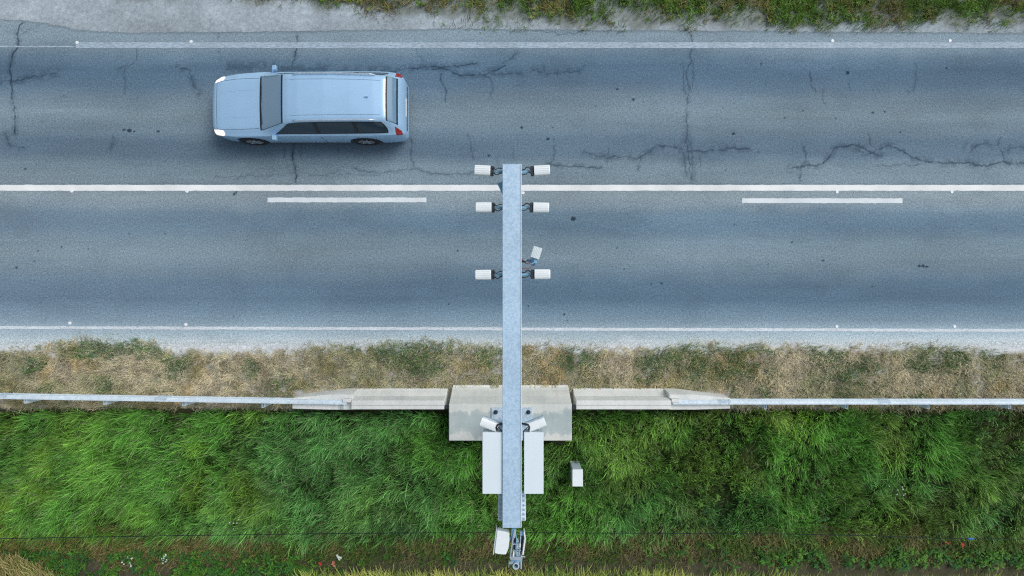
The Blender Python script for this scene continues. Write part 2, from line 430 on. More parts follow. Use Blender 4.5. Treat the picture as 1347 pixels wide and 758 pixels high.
# ------------------------------------------------------------------ painted lines
def strip(name, x0, x1, yfun, wd, mat, z=.004):
    xs = np.linspace(x0, x1, max(2, int((x1-x0)/(4 if x1-x0 > 100 else .1))))
    if x1-x0 > 100: xs = np.unique(np.concatenate([xs, np.arange(max(x0, -16), min(x1, 16), .12)]))
    vs = []; fs = []
    for i, x in enumerate(xs):
        y = yfun(x); a_, b_ = rnd.gauss(0, .0035), rnd.gauss(0, .0035); vs += [(x, y-wd/2+a_, z), (x, y+wd/2+b_, z)]
        if i: fs.append((2*i-2, 2*i, 2*i+1, 2*i-1))
    me = bpy.data.meshes.new(name); me.from_pydata(vs, [], fs); me.materials.append(mat)
    o = bpy.data.objects.new(name, me); COL.objects.link(o); tag(o, kind='structure'); return o
fy = lambda py: (379-py)*.02
strip('centre_line', -380, 380, lambda x: fy(247.3), .155, M['line_bright'])
for x0, x1, y in ((-268, -64, 263.3), (352, 561, 263.2), (976, 1187, 264.2), (1600, 1811, 264.5)):
    strip('lane_dash', W(x0, 0)[0], W(x1, 0)[0], lambda x: fy(y), .125, M['line_dash'])
strip('outer_edge_line', W(100, 0)[0], 380, lambda x: fy(59.6), .155, M['line_worn'])
strip('faint_edge_line', -300, W(100, 0)[0]-.02, lambda x: fy(61.5), .035, M['line_worn'])
strip('inner_edge_line', -380, 380, lambda x: fy(431.0+.0028*(x/.02+673.5)), .078, M['line_edge'])

# ------------------------------------------------------------------ ground sheet
def ground_z(x, y):
    z = np.full(np.shape(x), -.022)
    z = z - .10*sstep(-2.9, -3.6, y) - .12*sstep(-5.2, -6.9, y) - .10*sstep(-6.7, -7.0, y)*sstep(-7.5, -7.2, y)
    z = z + (fbm(x, y, .6, 71)-.5)*.06*(sstep(-1.9, -2.6, y)+sstep(7.1, 7.5, y))
    return z
gx = np.concatenate([[-1500, -500, -150, -60, -30, -20], np.arange(-17, 17.001, .05), [20, 30, 60, 150, 500, 1500]])
gy = np.concatenate([[-1500, -500, -150, -60, -25, -14], np.arange(-10, 10.001, .05), [14, 25, 60, 150, 500, 1500]])
X, Y, Q = grid(gx, gy)
px = X/.02+673.5; py = 379-Y/.02
n1 = fbm(X, Y, .7, 81, 4); n2 = fbm(X, Y, .25, 83, 3)
gravel = SA(176, 189, 198); dustc = SA(210, 216, 220)
soil = SA(90, 86, 62); darksoil = SA(78, 76, 62); greenish = SA(40, 50, 26); sand = SA(168, 150, 112); drysoil = SA(172, 162, 146)  # second soil tone is the darker one, used lower in the ditch
def mixc(a, b, f): return a*(1-f[:, None])+b*f[:, None]
c = np.broadcast_to(gravel, (len(X), 3)).copy()*(.66+.5*n1+.04*n2)[:, None]*(.94-.10*sstep(14, 40, py))[:, None]
top_edge = np.interp(px, [-400, 300, 340, 450, 560, 620, 720, 1000, 1347, 1800], [-16, -8, 3, 7, 15, 22, 29, 33, 27, 25])
c = mixc(c, SA(104, 108, 86)*np.ones((len(X), 3)), sstep(8, -4, py-top_edge+(n1-.5)*30)*.55)
low = py > 250
c[low] = (dustc*(.88+.24*n1[:, None]))[low]
vs_ = sstep(462, 474, py+(n1-.5)*26)*low
c = mixc(c, mixc(np.broadcast_to(drysoil, (len(X), 3)), np.broadcast_to(SA(192, 193, 190), (len(X), 3)), sstep(.45, .7, n2)), vs_)
g_ = sstep(533, 541, py+(n1-.5)*8)*low
c = mixc(c, mixc(np.broadcast_to(greenish, (len(X), 3)), np.broadcast_to(SA(64, 66, 42), (len(X), 3)), sstep(.5, .68, n1)), g_)
dt = sstep(692, 706, py+(n1-.5)*16)*low
dcol = mixc(np.broadcast_to(soil, (len(X), 3)), np.broadcast_to(darksoil, (len(X), 3)), sstep(710, 720, py+(n2-.5)*10))
dcol = mixc(dcol, np.broadcast_to(sand, (len(X), 3)), sstep(420, 200, px)*sstep(.35, .6, n1)*sstep(736, 728, py))
c = mixc(c, dcol, dt)
fl = sstep(756, 790, py)
c = mixc(c, np.broadcast_to(SA(112, 118, 62), (len(X), 3)), fl)
far = sstep(-20, -60, py)
c = mixc(c, np.broadcast_to(SA(92, 112, 62), (len(X), 3)), far)
g = np_mesh('ground', np.stack([X, Y, ground_z(X, Y)], 1), Q, None, M['soil'], c, True)
tag(g, kind='structure')

# ------------------------------------------------------------------ grass
def blades(name, x, y, h, lx, ly, wd, cb, ct, mat, z=None, kind='stuff'):
    n = len(x); z = ground_z(x, y) if z is None else z
    L = np.hypot(lx, ly)+1e-6; ux, uy = -ly/L, lx/L
    V = np.zeros((n, 7, 3), np.float32); Cc = np.zeros((n, 7, 3), np.float32)
    tw = rng.uniform(-.4, .4, n)
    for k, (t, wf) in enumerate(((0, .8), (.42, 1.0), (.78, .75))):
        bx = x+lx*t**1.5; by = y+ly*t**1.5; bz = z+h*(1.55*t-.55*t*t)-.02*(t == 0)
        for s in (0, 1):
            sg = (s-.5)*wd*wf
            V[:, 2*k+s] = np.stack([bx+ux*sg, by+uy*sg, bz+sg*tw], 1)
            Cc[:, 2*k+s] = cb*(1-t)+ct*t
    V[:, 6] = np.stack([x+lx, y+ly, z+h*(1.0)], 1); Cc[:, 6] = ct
    b = np.arange(n)[:, None]*7
    q = np.concatenate([b+np.array([0, 1, 3, 2]), b+np.array([2, 3, 5, 4])])
    t_ = b+np.array([4, 5, 6])
    return np_mesh(name, V.reshape(-1, 3), q, t_, mat, Cc.reshape(-1, 3), True)
def pick(n, x0, x1, y0, y1, dens):       # rejection sampling in photo rows/columns
    px = rng.uniform(x0, x1, n); py = rng.uniform(y0, y1, n)
    k = rng.random(n) < dens(px, py)
    return px[k], py[k]
def lerpc(a, b, f): return a*(1-f[:, None])+b*f[:, None]

# tall green grass behind the guardrail
def dens_green(px, py):
    x = px*.02; y = py*.02
    n1 = fbm(x, y, .8, 91, 3)
    d = sstep(538, 547, py+(n1-.5)*9)*sstep(716, 692, py+(n1-.5)*44)
    left = sstep(900, 600, px)
    d = d*(.58+.04*left)*(0.35+1.1*sstep(.30, .55, n1))*(.35+.65*sstep(.33, .5, fbm(x, y, .16, 94, 2)))
    bare = sstep(.62, .70, fbm(x, y, .9, 93, 3))*(1-left)*.5
    d = d*(1-bare)
    blk = (px > 588) & (px < 754) & (py < 583)
    bar = (px > 380) & (px < 968) & (py < 541)
    return np.where(blk | bar, 0, d)
px, py = pick(700000, -150, 1500, 531, 726, dens_green)
x, y = (px-673.5)*.02, (379-py)*.02
n = len(x)
left = sstep(950, 560, px)
# tussocks: snap a share of the blades towards clump centres so they read as tufts
cs = .12
cxn = np.floor(x/cs); cyn = np.floor(y/cs)
hx = _tab[cxn.astype(int) & 255, cyn.astype(int) & 255]; hy = _tab[(cyn.astype(int)+37) & 255, (cxn.astype(int)+11) & 255]; hc = _tab[(cxn.astype(int)+91) & 255, (cyn.astype(int)+53) & 255]
tx = (cxn+hx)*cs; ty = (cyn+hy)*cs
pull = rng.uniform(0, .45, n)
x = x*(1-pull)+tx*pull; y = y*(1-pull)+ty*pull
flow = fbm(x, y, 1.6, 101, 2)*2-1
ang = np.where(left > .5, math.radians(205)+flow*1.2, flow*5.0) + (hc-.5)*2.6 + rng.normal(0, .7, n)
tall = .5+.4*sstep(.3, .7, fbm(x, y, .7, 103, 2))+.6*sstep(.3, .7, vnoise(x, y, .13, 104))
h = rng.uniform(.10, .34, n)*tall*(.8+.25*left)
ln = h*rng.uniform(.3, 1.0, n)
wd = rng.uniform(.006, .0135, n)
yel = sstep(.5, .85, fbm(x, y, 1.3, 107, 3)); blu = sstep(.42, .7, fbm(x, y, 2.2, 109, 3))*sstep(100, 420, px)
yel = np.clip(.7*yel+.7*sstep(230, 0, px)*sstep(.35, .6, fbm(x, y, .8, 111)), 0, 1)
tip = lerpc(np.broadcast_to(SA(90, 146, 62), (n, 3)), np.broadcast_to(SA(122, 164, 60), (n, 3)), yel)
tip = lerpc(tip, np.broadcast_to(SA(96, 152, 102), (n, 3)), blu*.45)
olive = (1-left)*sstep(.35, .65, fbm(x, y, 1.0, 113, 3))
tip = lerpc(tip, np.broadcast_to(SA(130, 152, 76), (n, 3)), olive*.5)
tip = np.array([1.06, 1.0, .92])*1.36*tip*((.25+.8*hc+1.9*rng.random(n)**3)*(.7+.4*sstep(.3, .7, fbm(x, y, .7, 103, 2))))[:, None]
pale = rng.random(n) < .045
tip[pale] = SA(188, 200, 150)*rng.uniform(.7, 1.0, pale.sum())[:, None]
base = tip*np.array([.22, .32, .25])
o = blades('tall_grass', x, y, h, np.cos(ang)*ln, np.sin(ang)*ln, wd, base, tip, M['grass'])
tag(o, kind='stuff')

# dry verge between road and guardrail
PATCH = [(150, 458, 55, 10), (190, 460, 22, 9), (105, 462, 25, 9), (235, 482, 14, 16), (330, 486, 10, 12), (372, 505, 12, 14), (560, 458, 75, 8), (545, 478, 30, 16), (520, 466, 22, 12), (640, 470, 20, 14),
         (895, 464, 32, 10), (975, 462, 38, 9), (965, 486, 36, 12), (850, 485, 18, 16), (920, 480, 22, 14), (1075, 470, 18, 14), (1120, 488, 30, 16), (1100, 468, 14, 8), (1240, 470, 26, 16), (1210, 480, 18, 10), (1000, 520, 10, 9), (1108, 520, 12, 10), (1305, 466, 14, 8), (1210, 525, 9, 6), (50, 480, 16, 10), (60, 515, 10, 8), (140, 510, 8, 10), (760, 475, 30, 14), (-60, 470, 40, 12), (1420, 470, 30, 12)]
def greenmask(px, py):
    m = np.zeros(len(px))
    for a, b, rx, ry in PATCH:
        m = np.maximum(m, sstep(1.25, .55, np.hypot((px-a)/(rx*1.25), (py-b)/(ry*1.3))+(fbm(px, py, 14, 121, 3)-.5)*1.3))
    return m
def verge_edge(px):
    return np.interp(px, [-200, 0, 60, 90, 130, 200, 230, 300, 370, 420, 480, 560, 640, 690, 740, 800, 850, 900, 1000, 1060, 1150, 1230, 1290, 1347, 1500], [468, 465, 458, 449, 448, 452, 466, 468, 466, 458, 456, 451, 455, 458, 458, 464, 462, 455, 455, 460, 462, 458, 464, 467, 467])
def dens_dry(px, py):
    n1 = fbm(px*.02, py*.02, .35, 131, 3)
    e = verge_edge(px)-5+(n1-.5)*22+(vnoise(px, py, 4, 5)-.5)*8
    d = sstep(-2, 12, py-e)*sstep(542, 530, py+(n1-.5)*10)
    d = d*(.35+.65*sstep(.32, .5, n1))
    blk = (px > 591) & (px < 752) & (py > 506)
    bar = (px > 386) & (px < 960) & (py > 513)
    return np.where(blk | bar, 0, d)
px, py = pick(230000, -150, 1500, 436, 545, dens_dry)
gm = greenmask(px, py)
x, y = (px-673.5)*.02, (379-py)*.02; n = len(x)
cs = .16; cxn = np.floor(x/cs).astype(int); cyn = np.floor(y/cs).astype(int); hc = _tab[cxn & 255, cyn & 255]; hd = _tab[(cxn+77) & 255, (cyn+5) & 255]
isg = rng.random(n) < np.clip(gm*.6+.12*sstep(.4, .6, fbm(x, y, .5, 147, 3)), 0, 1)
ang = hd*6.28+rng.normal(0, 1.0, n); ang = np.where(isg, math.pi/2+rng.normal(0, 1.0, n), ang)
h = np.where(isg, rng.uniform(.06, .17, n), rng.uniform(.03, .14, n)); ln = np.where(isg, h*.6, rng.uniform(.05, .2, n))
wd = rng.uniform(.006, .012, n)
big = fbm(x, y, 1.4, 141, 3)
tip = lerpc(np.broadcast_to(SA(220, 213, 184), (n, 3)), np.broadcast_to(SA(196, 190, 160), (n, 3)), sstep(.35, .65, big))
tip = lerpc(tip, np.broadcast_to(SA(240, 234, 214), (n, 3)), (rng.random(n) < .22)*1.0)
tip = lerpc(tip, np.broadcast_to(SA(204, 184, 130), (n, 3)), sstep(.55, .75, fbm(x, y, .5, 143, 2))*.6)
tip = lerpc(tip, np.broadcast_to(SA(160, 170, 124), (n, 3)), sstep(.45, .65, fbm(x, y, .7, 145, 2))*.45)
tip = np.where(isg[:, None], lerpc(np.broadcast_to(SA(104, 146, 100), (n, 3)), np.broadcast_to(SA(132, 168, 104), (n, 3)), rng.random(n)), tip)
tip = tip*(.62+.5*hc+.2*rng.random(n))[:, None]
tip = tip*1.05*np.array([1.03, 1.0, .96])
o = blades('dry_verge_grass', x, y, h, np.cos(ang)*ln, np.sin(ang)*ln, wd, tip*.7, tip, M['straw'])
tag(o, kind='stuff')

# far verge above the road
def dens_top(px, py):
    e = np.interp(px, [-300, 250, 320, 400, 470, 560, 620, 720, 800, 1000, 1100, 1347, 1500], [-30, -14, 0, 4, 12, 14, 22, 28, 31, 36, 38, 30, 28])
    n1 = fbm(px*.02, py*.02, .45, 151, 3)
    v = e-py+(n1-.5)*34
    return sstep(-8, 38, v)*(.3+.7*sstep(.3, .5, n1)) + .05*sstep(430, 700, px)*(py < 42)*(n1 > .5)
px, py = pick(420000, -150, 1500, -190, 44, dens_top)
x, y = (px-673.5)*.02, (379-py)*.02; n = len(x)
cs = .2; cxn = np.floor(x/cs).astype(int); cyn = np.floor(y/cs).astype(int); hc = _tab[(cxn+20) & 255, cyn & 255]; hd = _tab[(cxn+77) & 255, (cyn+5) & 255]
dry = (sstep(.46, .62, fbm(x, y, .5, 161, 3))*.8+.6*sstep(640, 380, px)).clip(0, 1)
isd = rng.random(n) < dry*.85
ang = hd*6.28+rng.normal(0, .9, n); h = rng.uniform(.04, .18, n); ln = rng.uniform(.04, .16, n)
tip = lerpc(np.broadcast_to(SA(98, 140, 58), (n, 3)), np.broadcast_to(SA(124, 158, 66), (n, 3)), rng.random(n))
tip = np.where(isd[:, None], lerpc(np.broadcast_to(SA(178, 166, 116), (n, 3)), np.broadcast_to(SA(150, 140, 82), (n, 3)), rng.random(n)), tip)
tip = tip*(.6+.7*hc)[:, None]
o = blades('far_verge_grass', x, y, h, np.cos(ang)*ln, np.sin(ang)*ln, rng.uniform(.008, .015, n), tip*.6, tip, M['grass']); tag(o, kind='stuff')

# sparse dry stems over the ditch, and the crop edge
def dens_ditch(px, py):
    n1 = fbm(px*.02, py*.02, .4, 171, 3)
    return sstep(686, 698, py+(n1-.5)*14)*sstep(754, 722, py+(n1-.5)*30)*(.35+.65*sstep(.36, .56, n1))*(.75+.25*sstep(500, 200, px))
px, py = pick(150000, -150, 1500, 690, 760, dens_ditch)
x, y = (px-673.5)*.02*1.015, (379-py)*.02*1.015; n = len(x)
f = fbm(x, y, .5, 173, 3)
ang = rng.uniform(0, 6.28, n); h = rng.uniform(.04, .2, n); ln = rng.uniform(.06, .22, n)
tip = lerpc(np.broadcast_to(SA(162, 156, 104), (n, 3)), np.broadcast_to(SA(110, 144, 66), (n, 3)), sstep(.36, .5, f+rng.normal(0, .06, n)))
tip = lerpc(tip, np.broadcast_to(SA(186, 164, 104), (n, 3)), (rng.random(n) < .3*sstep(460, 150, px)+.05)*1.0)*(.5+.7*rng.random(n))[:, None]
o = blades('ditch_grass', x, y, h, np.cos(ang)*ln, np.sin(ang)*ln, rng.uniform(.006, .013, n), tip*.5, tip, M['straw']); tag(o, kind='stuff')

def dens_crop(px, py):
    e = np.interp(px, [-200, 0, 60, 120, 380, 400, 880, 900, 1020, 1060, 1500], [732, 734, 746, 780, 778, 758, 756, 762, 760, 767, 764])
    return sstep(-3, 5, py-e+(vnoise(px, py, 12, 3)-.5)*6)*(.35+.45*sstep(.35,.6,fbm(px*.02,py*.02,.3,183,2)))
px, py = pick(130000, -180, 1530, 716, 840, dens_crop)
x, y = (px-673.5)*.02*1.015, (379-py)*.02*1.015; n = len(x)
ang = math.pi/2+rng.normal(0, .45, n); h = rng.uniform(.18, .42, n); ln = h*rng.uniform(.8, 1.5, n)
f = fbm(x, y, .7, 181, 2)
tip = 1.4*lerpc(np.broadcast_to(SA(222, 224, 130), (n, 3)), np.broadcast_to(SA(172, 192, 100), (n, 3)), np.clip(sstep(.3, .7, f)+.6*sstep(880, 910, px), 0, 1))
tip = lerpc(tip, np.broadcast_to(SA(232, 212, 156), (n, 3)), sstep(200, 120, px)*.8)
tip = tip*(.55+.6*rng.random(n))[:, None]
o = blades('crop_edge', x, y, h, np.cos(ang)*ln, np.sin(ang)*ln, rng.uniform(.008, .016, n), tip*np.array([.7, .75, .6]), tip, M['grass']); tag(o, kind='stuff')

# broad-leaved weeds in the ditch and scattered through the rough grass
def weeds(name, px, py, size, cols, hgt):
    x, y = (px-673.5)*.02*1.01, (379-py)*.02*1.01
    V = []; Cc = []
    for i in range(len(x)):
        z0 = float(ground_z(np.array([x[i]]), np.array([y[i]]))[0])
        nl = rng.integers(7, 13); cc = cols[rng.integers(len(cols))]*rng.uniform(.7, 1.2)
        for k in range(nl):
            a = rng.uniform(0, 6.28); L = size[i]*rng.uniform(.6, 1.2); wdt = L*rng.uniform(.13, .24); up = rng.uniform(.0, .55)
            d = np.array([math.cos(a), math.sin(a), 0]); s = np.array([-math.sin(a), math.cos(a), 0])
            p0 = np.array([x[i], y[i], z0+hgt[i]*rng.uniform(.3, 1.0)])+d*L*.12
            p1 = p0+d*L*.4+np.array([0, 0, L*up*.5]); p2 = p0+d*L*.75+np.array([0, 0, L*up*.55]); p3 = p0+d*L+np.array([0, 0, L*up*.4])
            V += [p0, p1+s*wdt, p1-np.array([0, 0, wdt*.3]), p1-s*wdt, p2+s*wdt*.7, p2-np.array([0, 0, wdt*.2]), p2-s*wdt*.7, p3]
            Cc += [cc*rng.uniform(.8, 1.15)]*8
    V = np.array(V); n = len(V)//8; b = np.arange(n)[:, None]*8
    q = np.concatenate([b+np.array([1, 2, 5, 4]), b+np.array([2, 3, 6, 5])])
    t = np.concatenate([b+np.array(k) for k in ((0, 2, 1), (0, 3, 2), (4, 5, 7), (5, 6, 7))])
    o = np_mesh(name, V, q, t, M['leaf'], np.array(Cc), False); tag(o, kind='stuff'); return o
wx, wy = pick(9000, -120, 1470, 712, 775, lambda px, py: np.where(px < 420, sstep(722, 731, py)*.62, np.where(px > 1000, sstep(718, 728, py)*sstep(747, 742, py)*.55, .05))*sstep(.3, .5, fbm(px, py, 22, 191, 3)))
gcols = [SA(84, 140, 52), SA(70, 126, 54), SA(104, 152, 60), SA(66, 116, 62)]
weeds('ditch_weeds', wx, wy, rng.uniform(.06, .13, len(wx)), gcols, rng.uniform(.08, .3, len(wx)))
wx, wy = pick(9000, -120, 1470, 540, 715, lambda px, py: sstep(.55, .72, fbm(px, py, 40, 195, 3))*(.12+.5*sstep(700, 1000, px))*((px < 585) | (px > 760) | (py > 590)))
weeds('leafy_weeds', wx, wy, rng.uniform(.04, .085, len(wx)), [SA(92, 144, 58), SA(112, 156, 66), SA(78, 124, 54), SA(72, 118, 70)], rng.uniform(.15, .34, len(wx)))
wx, wy = pick(2600, 300, 1470, -40, 36, lambda px, py: sstep(.5, .68, fbm(px, py, 26, 197, 3))*sstep(14, -2, py-np.interp(px, [300, 470, 720, 1000, 1347], [0, 6, 24, 30, 26])))
weeds('far_verge_weeds', wx, wy, rng.uniform(.04, .09, len(wx)), [SA(86, 134, 50), SA(108, 150, 62), SA(150, 156, 84)], rng.uniform(.02, .14, len(wx)))

# ------------------------------------------------------------------ concrete barriers, foundation block, guardrails
def barrier(name, label, side):
    # side -1: left of the mast, +1: right of it. local x runs from the block outwards, front of the barrier is +y
    s = side
    def wx(px, z=0): return (px-673.5)*.02*(H-z)/H
    if s < 0: inner, mid, outer, yb = wx(590), wx(462, .8), wx(385, .6), 0.0
    else: inner, mid, outer, yb = wx(752.5), wx(883, .8), wx(960, .6), 0.0
    cy = -2.9
    t = thing(name, label, 'barrier', ((inner+outer)/2, cy, 0), 0, 'concrete barriers beside the mast foundation')
    ox = (inner+outer)/2
    prof = [(.27, -.25), (.27, .06), (.23, .12), (.125, .36), (.095, .80), (-.125, .80), (-.15, .36), (-.22, .12), (-.26, .06), (-.26, -.25)]
    mb = MB()
    mb.loft([[(inner-ox+s*.02, y, z) for y, z in prof], [(mid-ox, y, z) for y, z in prof]])
    mb.build('barrier_wall', M['conc'], t, bevel=.012)
    def low(f, top):    # end piece: lower than the wall and tapering in plan
        return [(y*f+(-.005)*(1-f), (z if z < .3 else min(z, top))) for y, z in prof]
    e = MB()
    lo = [(.27, -.25), (.27, .06), (.262, .12), (.245, .40), (.21, .62), (-.17, .62), (-.19, .36), (-.22, .12), (-.26, .06), (-.26, -.25)]
    secs = []
    for q, f in ((0, 1.0), (.18, 1.0), (.40, .92), (1.0, .48)):
        xx = mid+s*.003+(outer-mid)*q
        fl_, bl_ = .27-.15*max(0, (q-.18)/.82), .26-.115*max(0, (q-.2)/.8)
        secs.append([(xx-ox, max(min(y, fl_), -bl_), z) for y, z in lo])
    e.loft(secs); e.build('tapered_end', M['conc'], t, bevel=.012)
    g_ = MB().box(mid-ox+s*.12, .085, .70, .2, .09, .15); g_.build('rail_socket', M['conc'], t, bevel=.01)
    l = MB().box((inner+mid)/2-ox, -.02, .803, abs(mid-inner)*.995, .012, .004); l.build('joint_line', simple('grey_joint', S(176, 182, 184), .9), t)
    h_ = MB().tube([(inner-ox+s*.05, -.06, .62), (inner-ox-s*.05, -.07, .64), (inner-ox-s*.075, -.09, .60)], .022, 8)
    h_.box(inner-ox-s*.02, -.08, .72, .07, .06, .12); h_.build('coupling_hook', M['steel_dark'], t)
    return t
barrier('concrete_barrier', 'pale concrete barrier with tapered left end, left of the mast foundation', -1)
barrier('concrete_barrier', 'pale concrete barrier with tapered right end, right of the mast foundation', 1)

t = thing('foundation_block', 'wide grey concrete block with damp patches under the steel mast', 'concrete block', (-.04, -2.97, 0))
prof = [(.37, -.3), (.37, .05), (.32, .12), (.2, .4), (.07, .82), (-.83, .82), (-.83, -.3)]
mb = MB().loft([[(x_, y_, z_) for y_, z_ in prof] for x_ in (-1.53, 1.53)]); mb.build('block', M['block'], t, bevel=.015)
mb = MB().box(0, .36, -.02, 3.02, .12, .14); mb.build('footing', M['conc'], t, bevel=.01)

def guardrail(label, x0, y0, x1, y1, posts, s):
    t = thing('guardrail', label, 'guardrail', ((x0+x1)/2, (y0+y1)/2, 0), math.atan2(y1-y0, x1-x0), 'steel guardrails along the lower verge')
    L = math.hypot(x1-x0, y1-y0)
    prof = [(.0, .75), (.012, .745), (.06, .70), (.062, .66), (.012, .615), (.012, .575), (.062, .53), (.06, .49), (.0, .44)]
    pin = [(y-.006 if i not in (0, 8) else y-.03, z-(.004 if i < 4 else -.004)) for i, (y, z) in enumerate(prof)]
    ring = prof+pin[::-1]
    n = max(2, int(L/2))
    mb = MB().loft([[(-L/2+L*k/n, y, z) for y, z in ring] for k in range(n+1)])
    mb.box(0, -.022, .745, L*.999, .04, .012)
    mb.build('rail', M['rail'], t, bevel=.004)
    kk = int(L/4)
    for i_ in range(kk):
        xc = -L/2+1.3+4*i_
        sp = MB().loft([[(xc-.16, y+.004, z+(.004 if i == 0 else 0)) for i, (y, z) in enumerate(prof)]+[(xc-.16, y-.003, z) for y, z in prof[::-1]], [(xc+.16, y+.004, z+(.004 if i == 0 else 0)) for i, (y, z) in enumerate(prof)]+[(xc+.16, y-.003, z) for y, z in prof[::-1]]])
        for bx_ in (-.11, .11):
            for zz in (.70, .49): sp.cyl((xc+bx_, .055, zz), .015, .02, 8, 'Y')
            sp.cyl((xc+bx_, -.02, .75), .013, .012, 8)
        sp.build('splice', M['galv'], t)
    for p in posts:
        px_ = (p-(x0+x1)/2)/math.cos(math.atan2(y1-y0, x1-x0))
        if abs(px_) > L/2: continue
        q = MB(); q.box(px_, -.158, .18, .06, .006, 1.02).box(px_-.028, -.107, .18, .005, .10, 1.02).box(px_+.028, -.107, .18, .005, .10, 1.02)
        o = q.build('post', M['rail'], t)
        q = MB().box(px_, -.052, .60, .08, .012, .16).cyl((px_, -.03, .753), .012, .008, 8); q.build('rail_clamp', M['galv'], o)
    return t
yl = lambda px_, py_: W(px_, py_, .75)
a = yl(-700, 511); b = yl(456, 530.5)
pl = [W(33+104.3*k, 0, .69)[0] for k in range(-7, 5)]
guardrail('pale steel guardrail running left from the left concrete barrier', a[0], a[1], b[0], b[1], pl, -1)
a = yl(885, 530.2); b = yl(2050, 530.2)
pr = [W(1007+107*k, 0, .69)[0] for k in range(0, 10)]
guardrail('pale steel guardrail running right from the right concrete barrier', a[0], a[1], b[0], b[1], pr, 1)

# ------------------------------------------------------------------ gantry
ZA = 6.5; MY = -3.37
t = thing('sensor_gantry', 'tall galvanised steel mast with a long box arm reaching over the road', 'gantry', (0, MY, .82))
mb = MB().box(0, 0, .02, 1.02, .80, .04); bpl = mb.build('base_plate', M['galv'], t, bevel=.004)
for sx in (-1, 1):
    for sy in (-1, 1):
        q = MB().cyl((sx*.405, sy*.29, .04), .055, .008, 16).cyl((sx*.405, sy*.29, .048), .04, .04, 6).cyl((sx*.405, sy*.29, .088), .022, .05, 10)
        q.build('anchor_bolt', M['steel_dark'], bpl)
mh = 6.15-.82
mb = MB().box(0, 0, .04+(mh-.04)/2, .27, .34, mh-.04); mb.build('mast', M['galv'], t, bevel=.012)
for sx in (-1, 1):
    g_ = MB()
    g_.add([(sx*.136, -.008, .041), (sx*.42, -.008, .041), (sx*.136, -.008, .4), (sx*.136, .008, .041), (sx*.42, .008, .041), (sx*.136, .008, .4)], [(0, 1, 2), (3, 5, 4), (0, 3, 4, 1), (1, 4, 5, 2), (2, 5, 3, 0)])
    g_.build('stiffener', M['galv'], t)
q = MB().box(0, .0, mh+.018, .43, .43, .036); q.box(0, .0, mh+.057, .425, .425, .034)
fl = q.build('flange_plate', M['rail'], t, bevel=.003)
for sx in (-1, 1):
    for k in range(6):
        q = MB().cyl((sx*.187, -.175+.07*k, mh+.074), .017, .022, 6).cyl((sx*.187, -.175+.07*k, mh+.096), .009, .014, 8)
        q.build('flange_bolt', M['bolt'], fl)
y0 = W(0, 695, ZA)[1]-MY; y1 = W(0, 215.5, ZA)[1]-MY; z1 = ZA-.82
arm = MB().box(0, (y0+y1)/2, z1-.13, .284, y1-y0, .25); arm_o = arm.build('arm', M['arm'], t, bevel=.006)
q = MB().box(.136, (y0+y1)/2, z1+.0015, .012, y1-y0-.02, .006); q.build('lit_lip_strip', M['cab'], arm_o)  # right lip of the arm, the light on its edge painted white
gp = MB()
poly = [W(661.5, 223, 6.25), W(661.5, 263, 6.25), W(654, 241.4, 6.25), W(660, 239.5, 6.25)]
poly = [(p[0], p[1]-MY) for p in poly]
gp.prism([(poly[0][0]+.03, poly[0][1]), (poly[3][0], poly[3][1]), (poly[2][0], poly[2][1]), (poly[1][0]+.03, poly[1][1])], 6.24-.82, 6.25-.82)
gp.build('gusset_plate', M['bluesteel'], t)

# --- traffic sensors under / beside the arm
def sensor_parts(t, L=.238, wd=.15, housing=None):
    """housing along +x from the origin outwards, end cap at the origin, bracket towards -x"""
    n = 10; secs = []
    for xx, k in ((.05, .94), (.056, 1.0), (.05+L-.01, .98), (.05+L, .90)):
        s_ = []
        for i in range(n+1):
            a = math.pi*i/n; s_.append((xx, -math.cos(a)*wd/2*k, .045+.035*math.sin(a)**.7*k))
        s_ += [(xx, wd/2*k, -.05*k), (xx, -wd/2*k, -.05*k)]
        secs.append(s_)
    hs_ = MB().loft(secs).build('housing', housing or M['white'], t, bevel=.003)
    ribs = MB()
    for yy in (-.045, -.015, .015, .045):
        ribs.box(.05+L*.5, yy, .0805-abs(yy)*.16, L*.86, .005, .004)
    ribs.build('cooling_rib', M['offwhite'], hs_)
    cap = MB().box(.024, 0, 0, .048, wd*.94, .10).cyl((.0, -.035, .052), .018, .02, 8).cyl((.0, .035, .052), .018, .02, 8)
    cap.build('end_cap', M['black'], t, bevel=.008)
SZ = 6.36
def sensor(label, px, py, ang_deg, tube_len, rz_name='traffic_sensor', z=SZ):
    p = W(px, py, z)
    t = thing(rz_name, label, 'traffic sensor', p, math.radians(ang_deg), 'white traffic sensors mounted on the arm')
    sensor_parts(t)
    q = MB().box(-tube_len/2-.005, 0, -.01, tube_len, .035, .03).box(-tube_len/2, .0, -.03, tube_len*.9, .012, .05)
    q.build('bracket', M['bluesteel'], t, bevel=.003)
    q = MB().tube([(0, .03, .03), (-.03, .055, .05), (-.065, .055, .045), (-.09, .03, .02), (-tube_len-.02, .02, 0)], .008, 6)
    q.tube([(0, -.03, .02), (-.035, -.02, .045), (-.07, -.045, .03), (-tube_len-.02, -.05, 0)], .006, 6)
    q.build('cable', M['cable'], t)
    return t
sensor('white ribbed sensor at the tip of the arm, on its left side, slightly tilted', 649.5, 225.5, 177, .15)
sensor('white ribbed sensor at the tip of the arm, on its right side, slightly tilted', 698, 225.5, 3, .14)
sensor('white ribbed sensor left of the arm, just below the solid centre line', 651, 273.2, 180, .14)
sensor('white ribbed sensor right of the arm, just below the solid centre line', 697, 273.2, -1, .14)
sensor('white ribbed sensor left of the arm above the middle of the lower lane', 650.5, 361.5, 180.5, .15)
sensor('bright white ribbed sensor right of the arm, beside the small tilted grey camera', 698.5, 361, 0.5, .15)

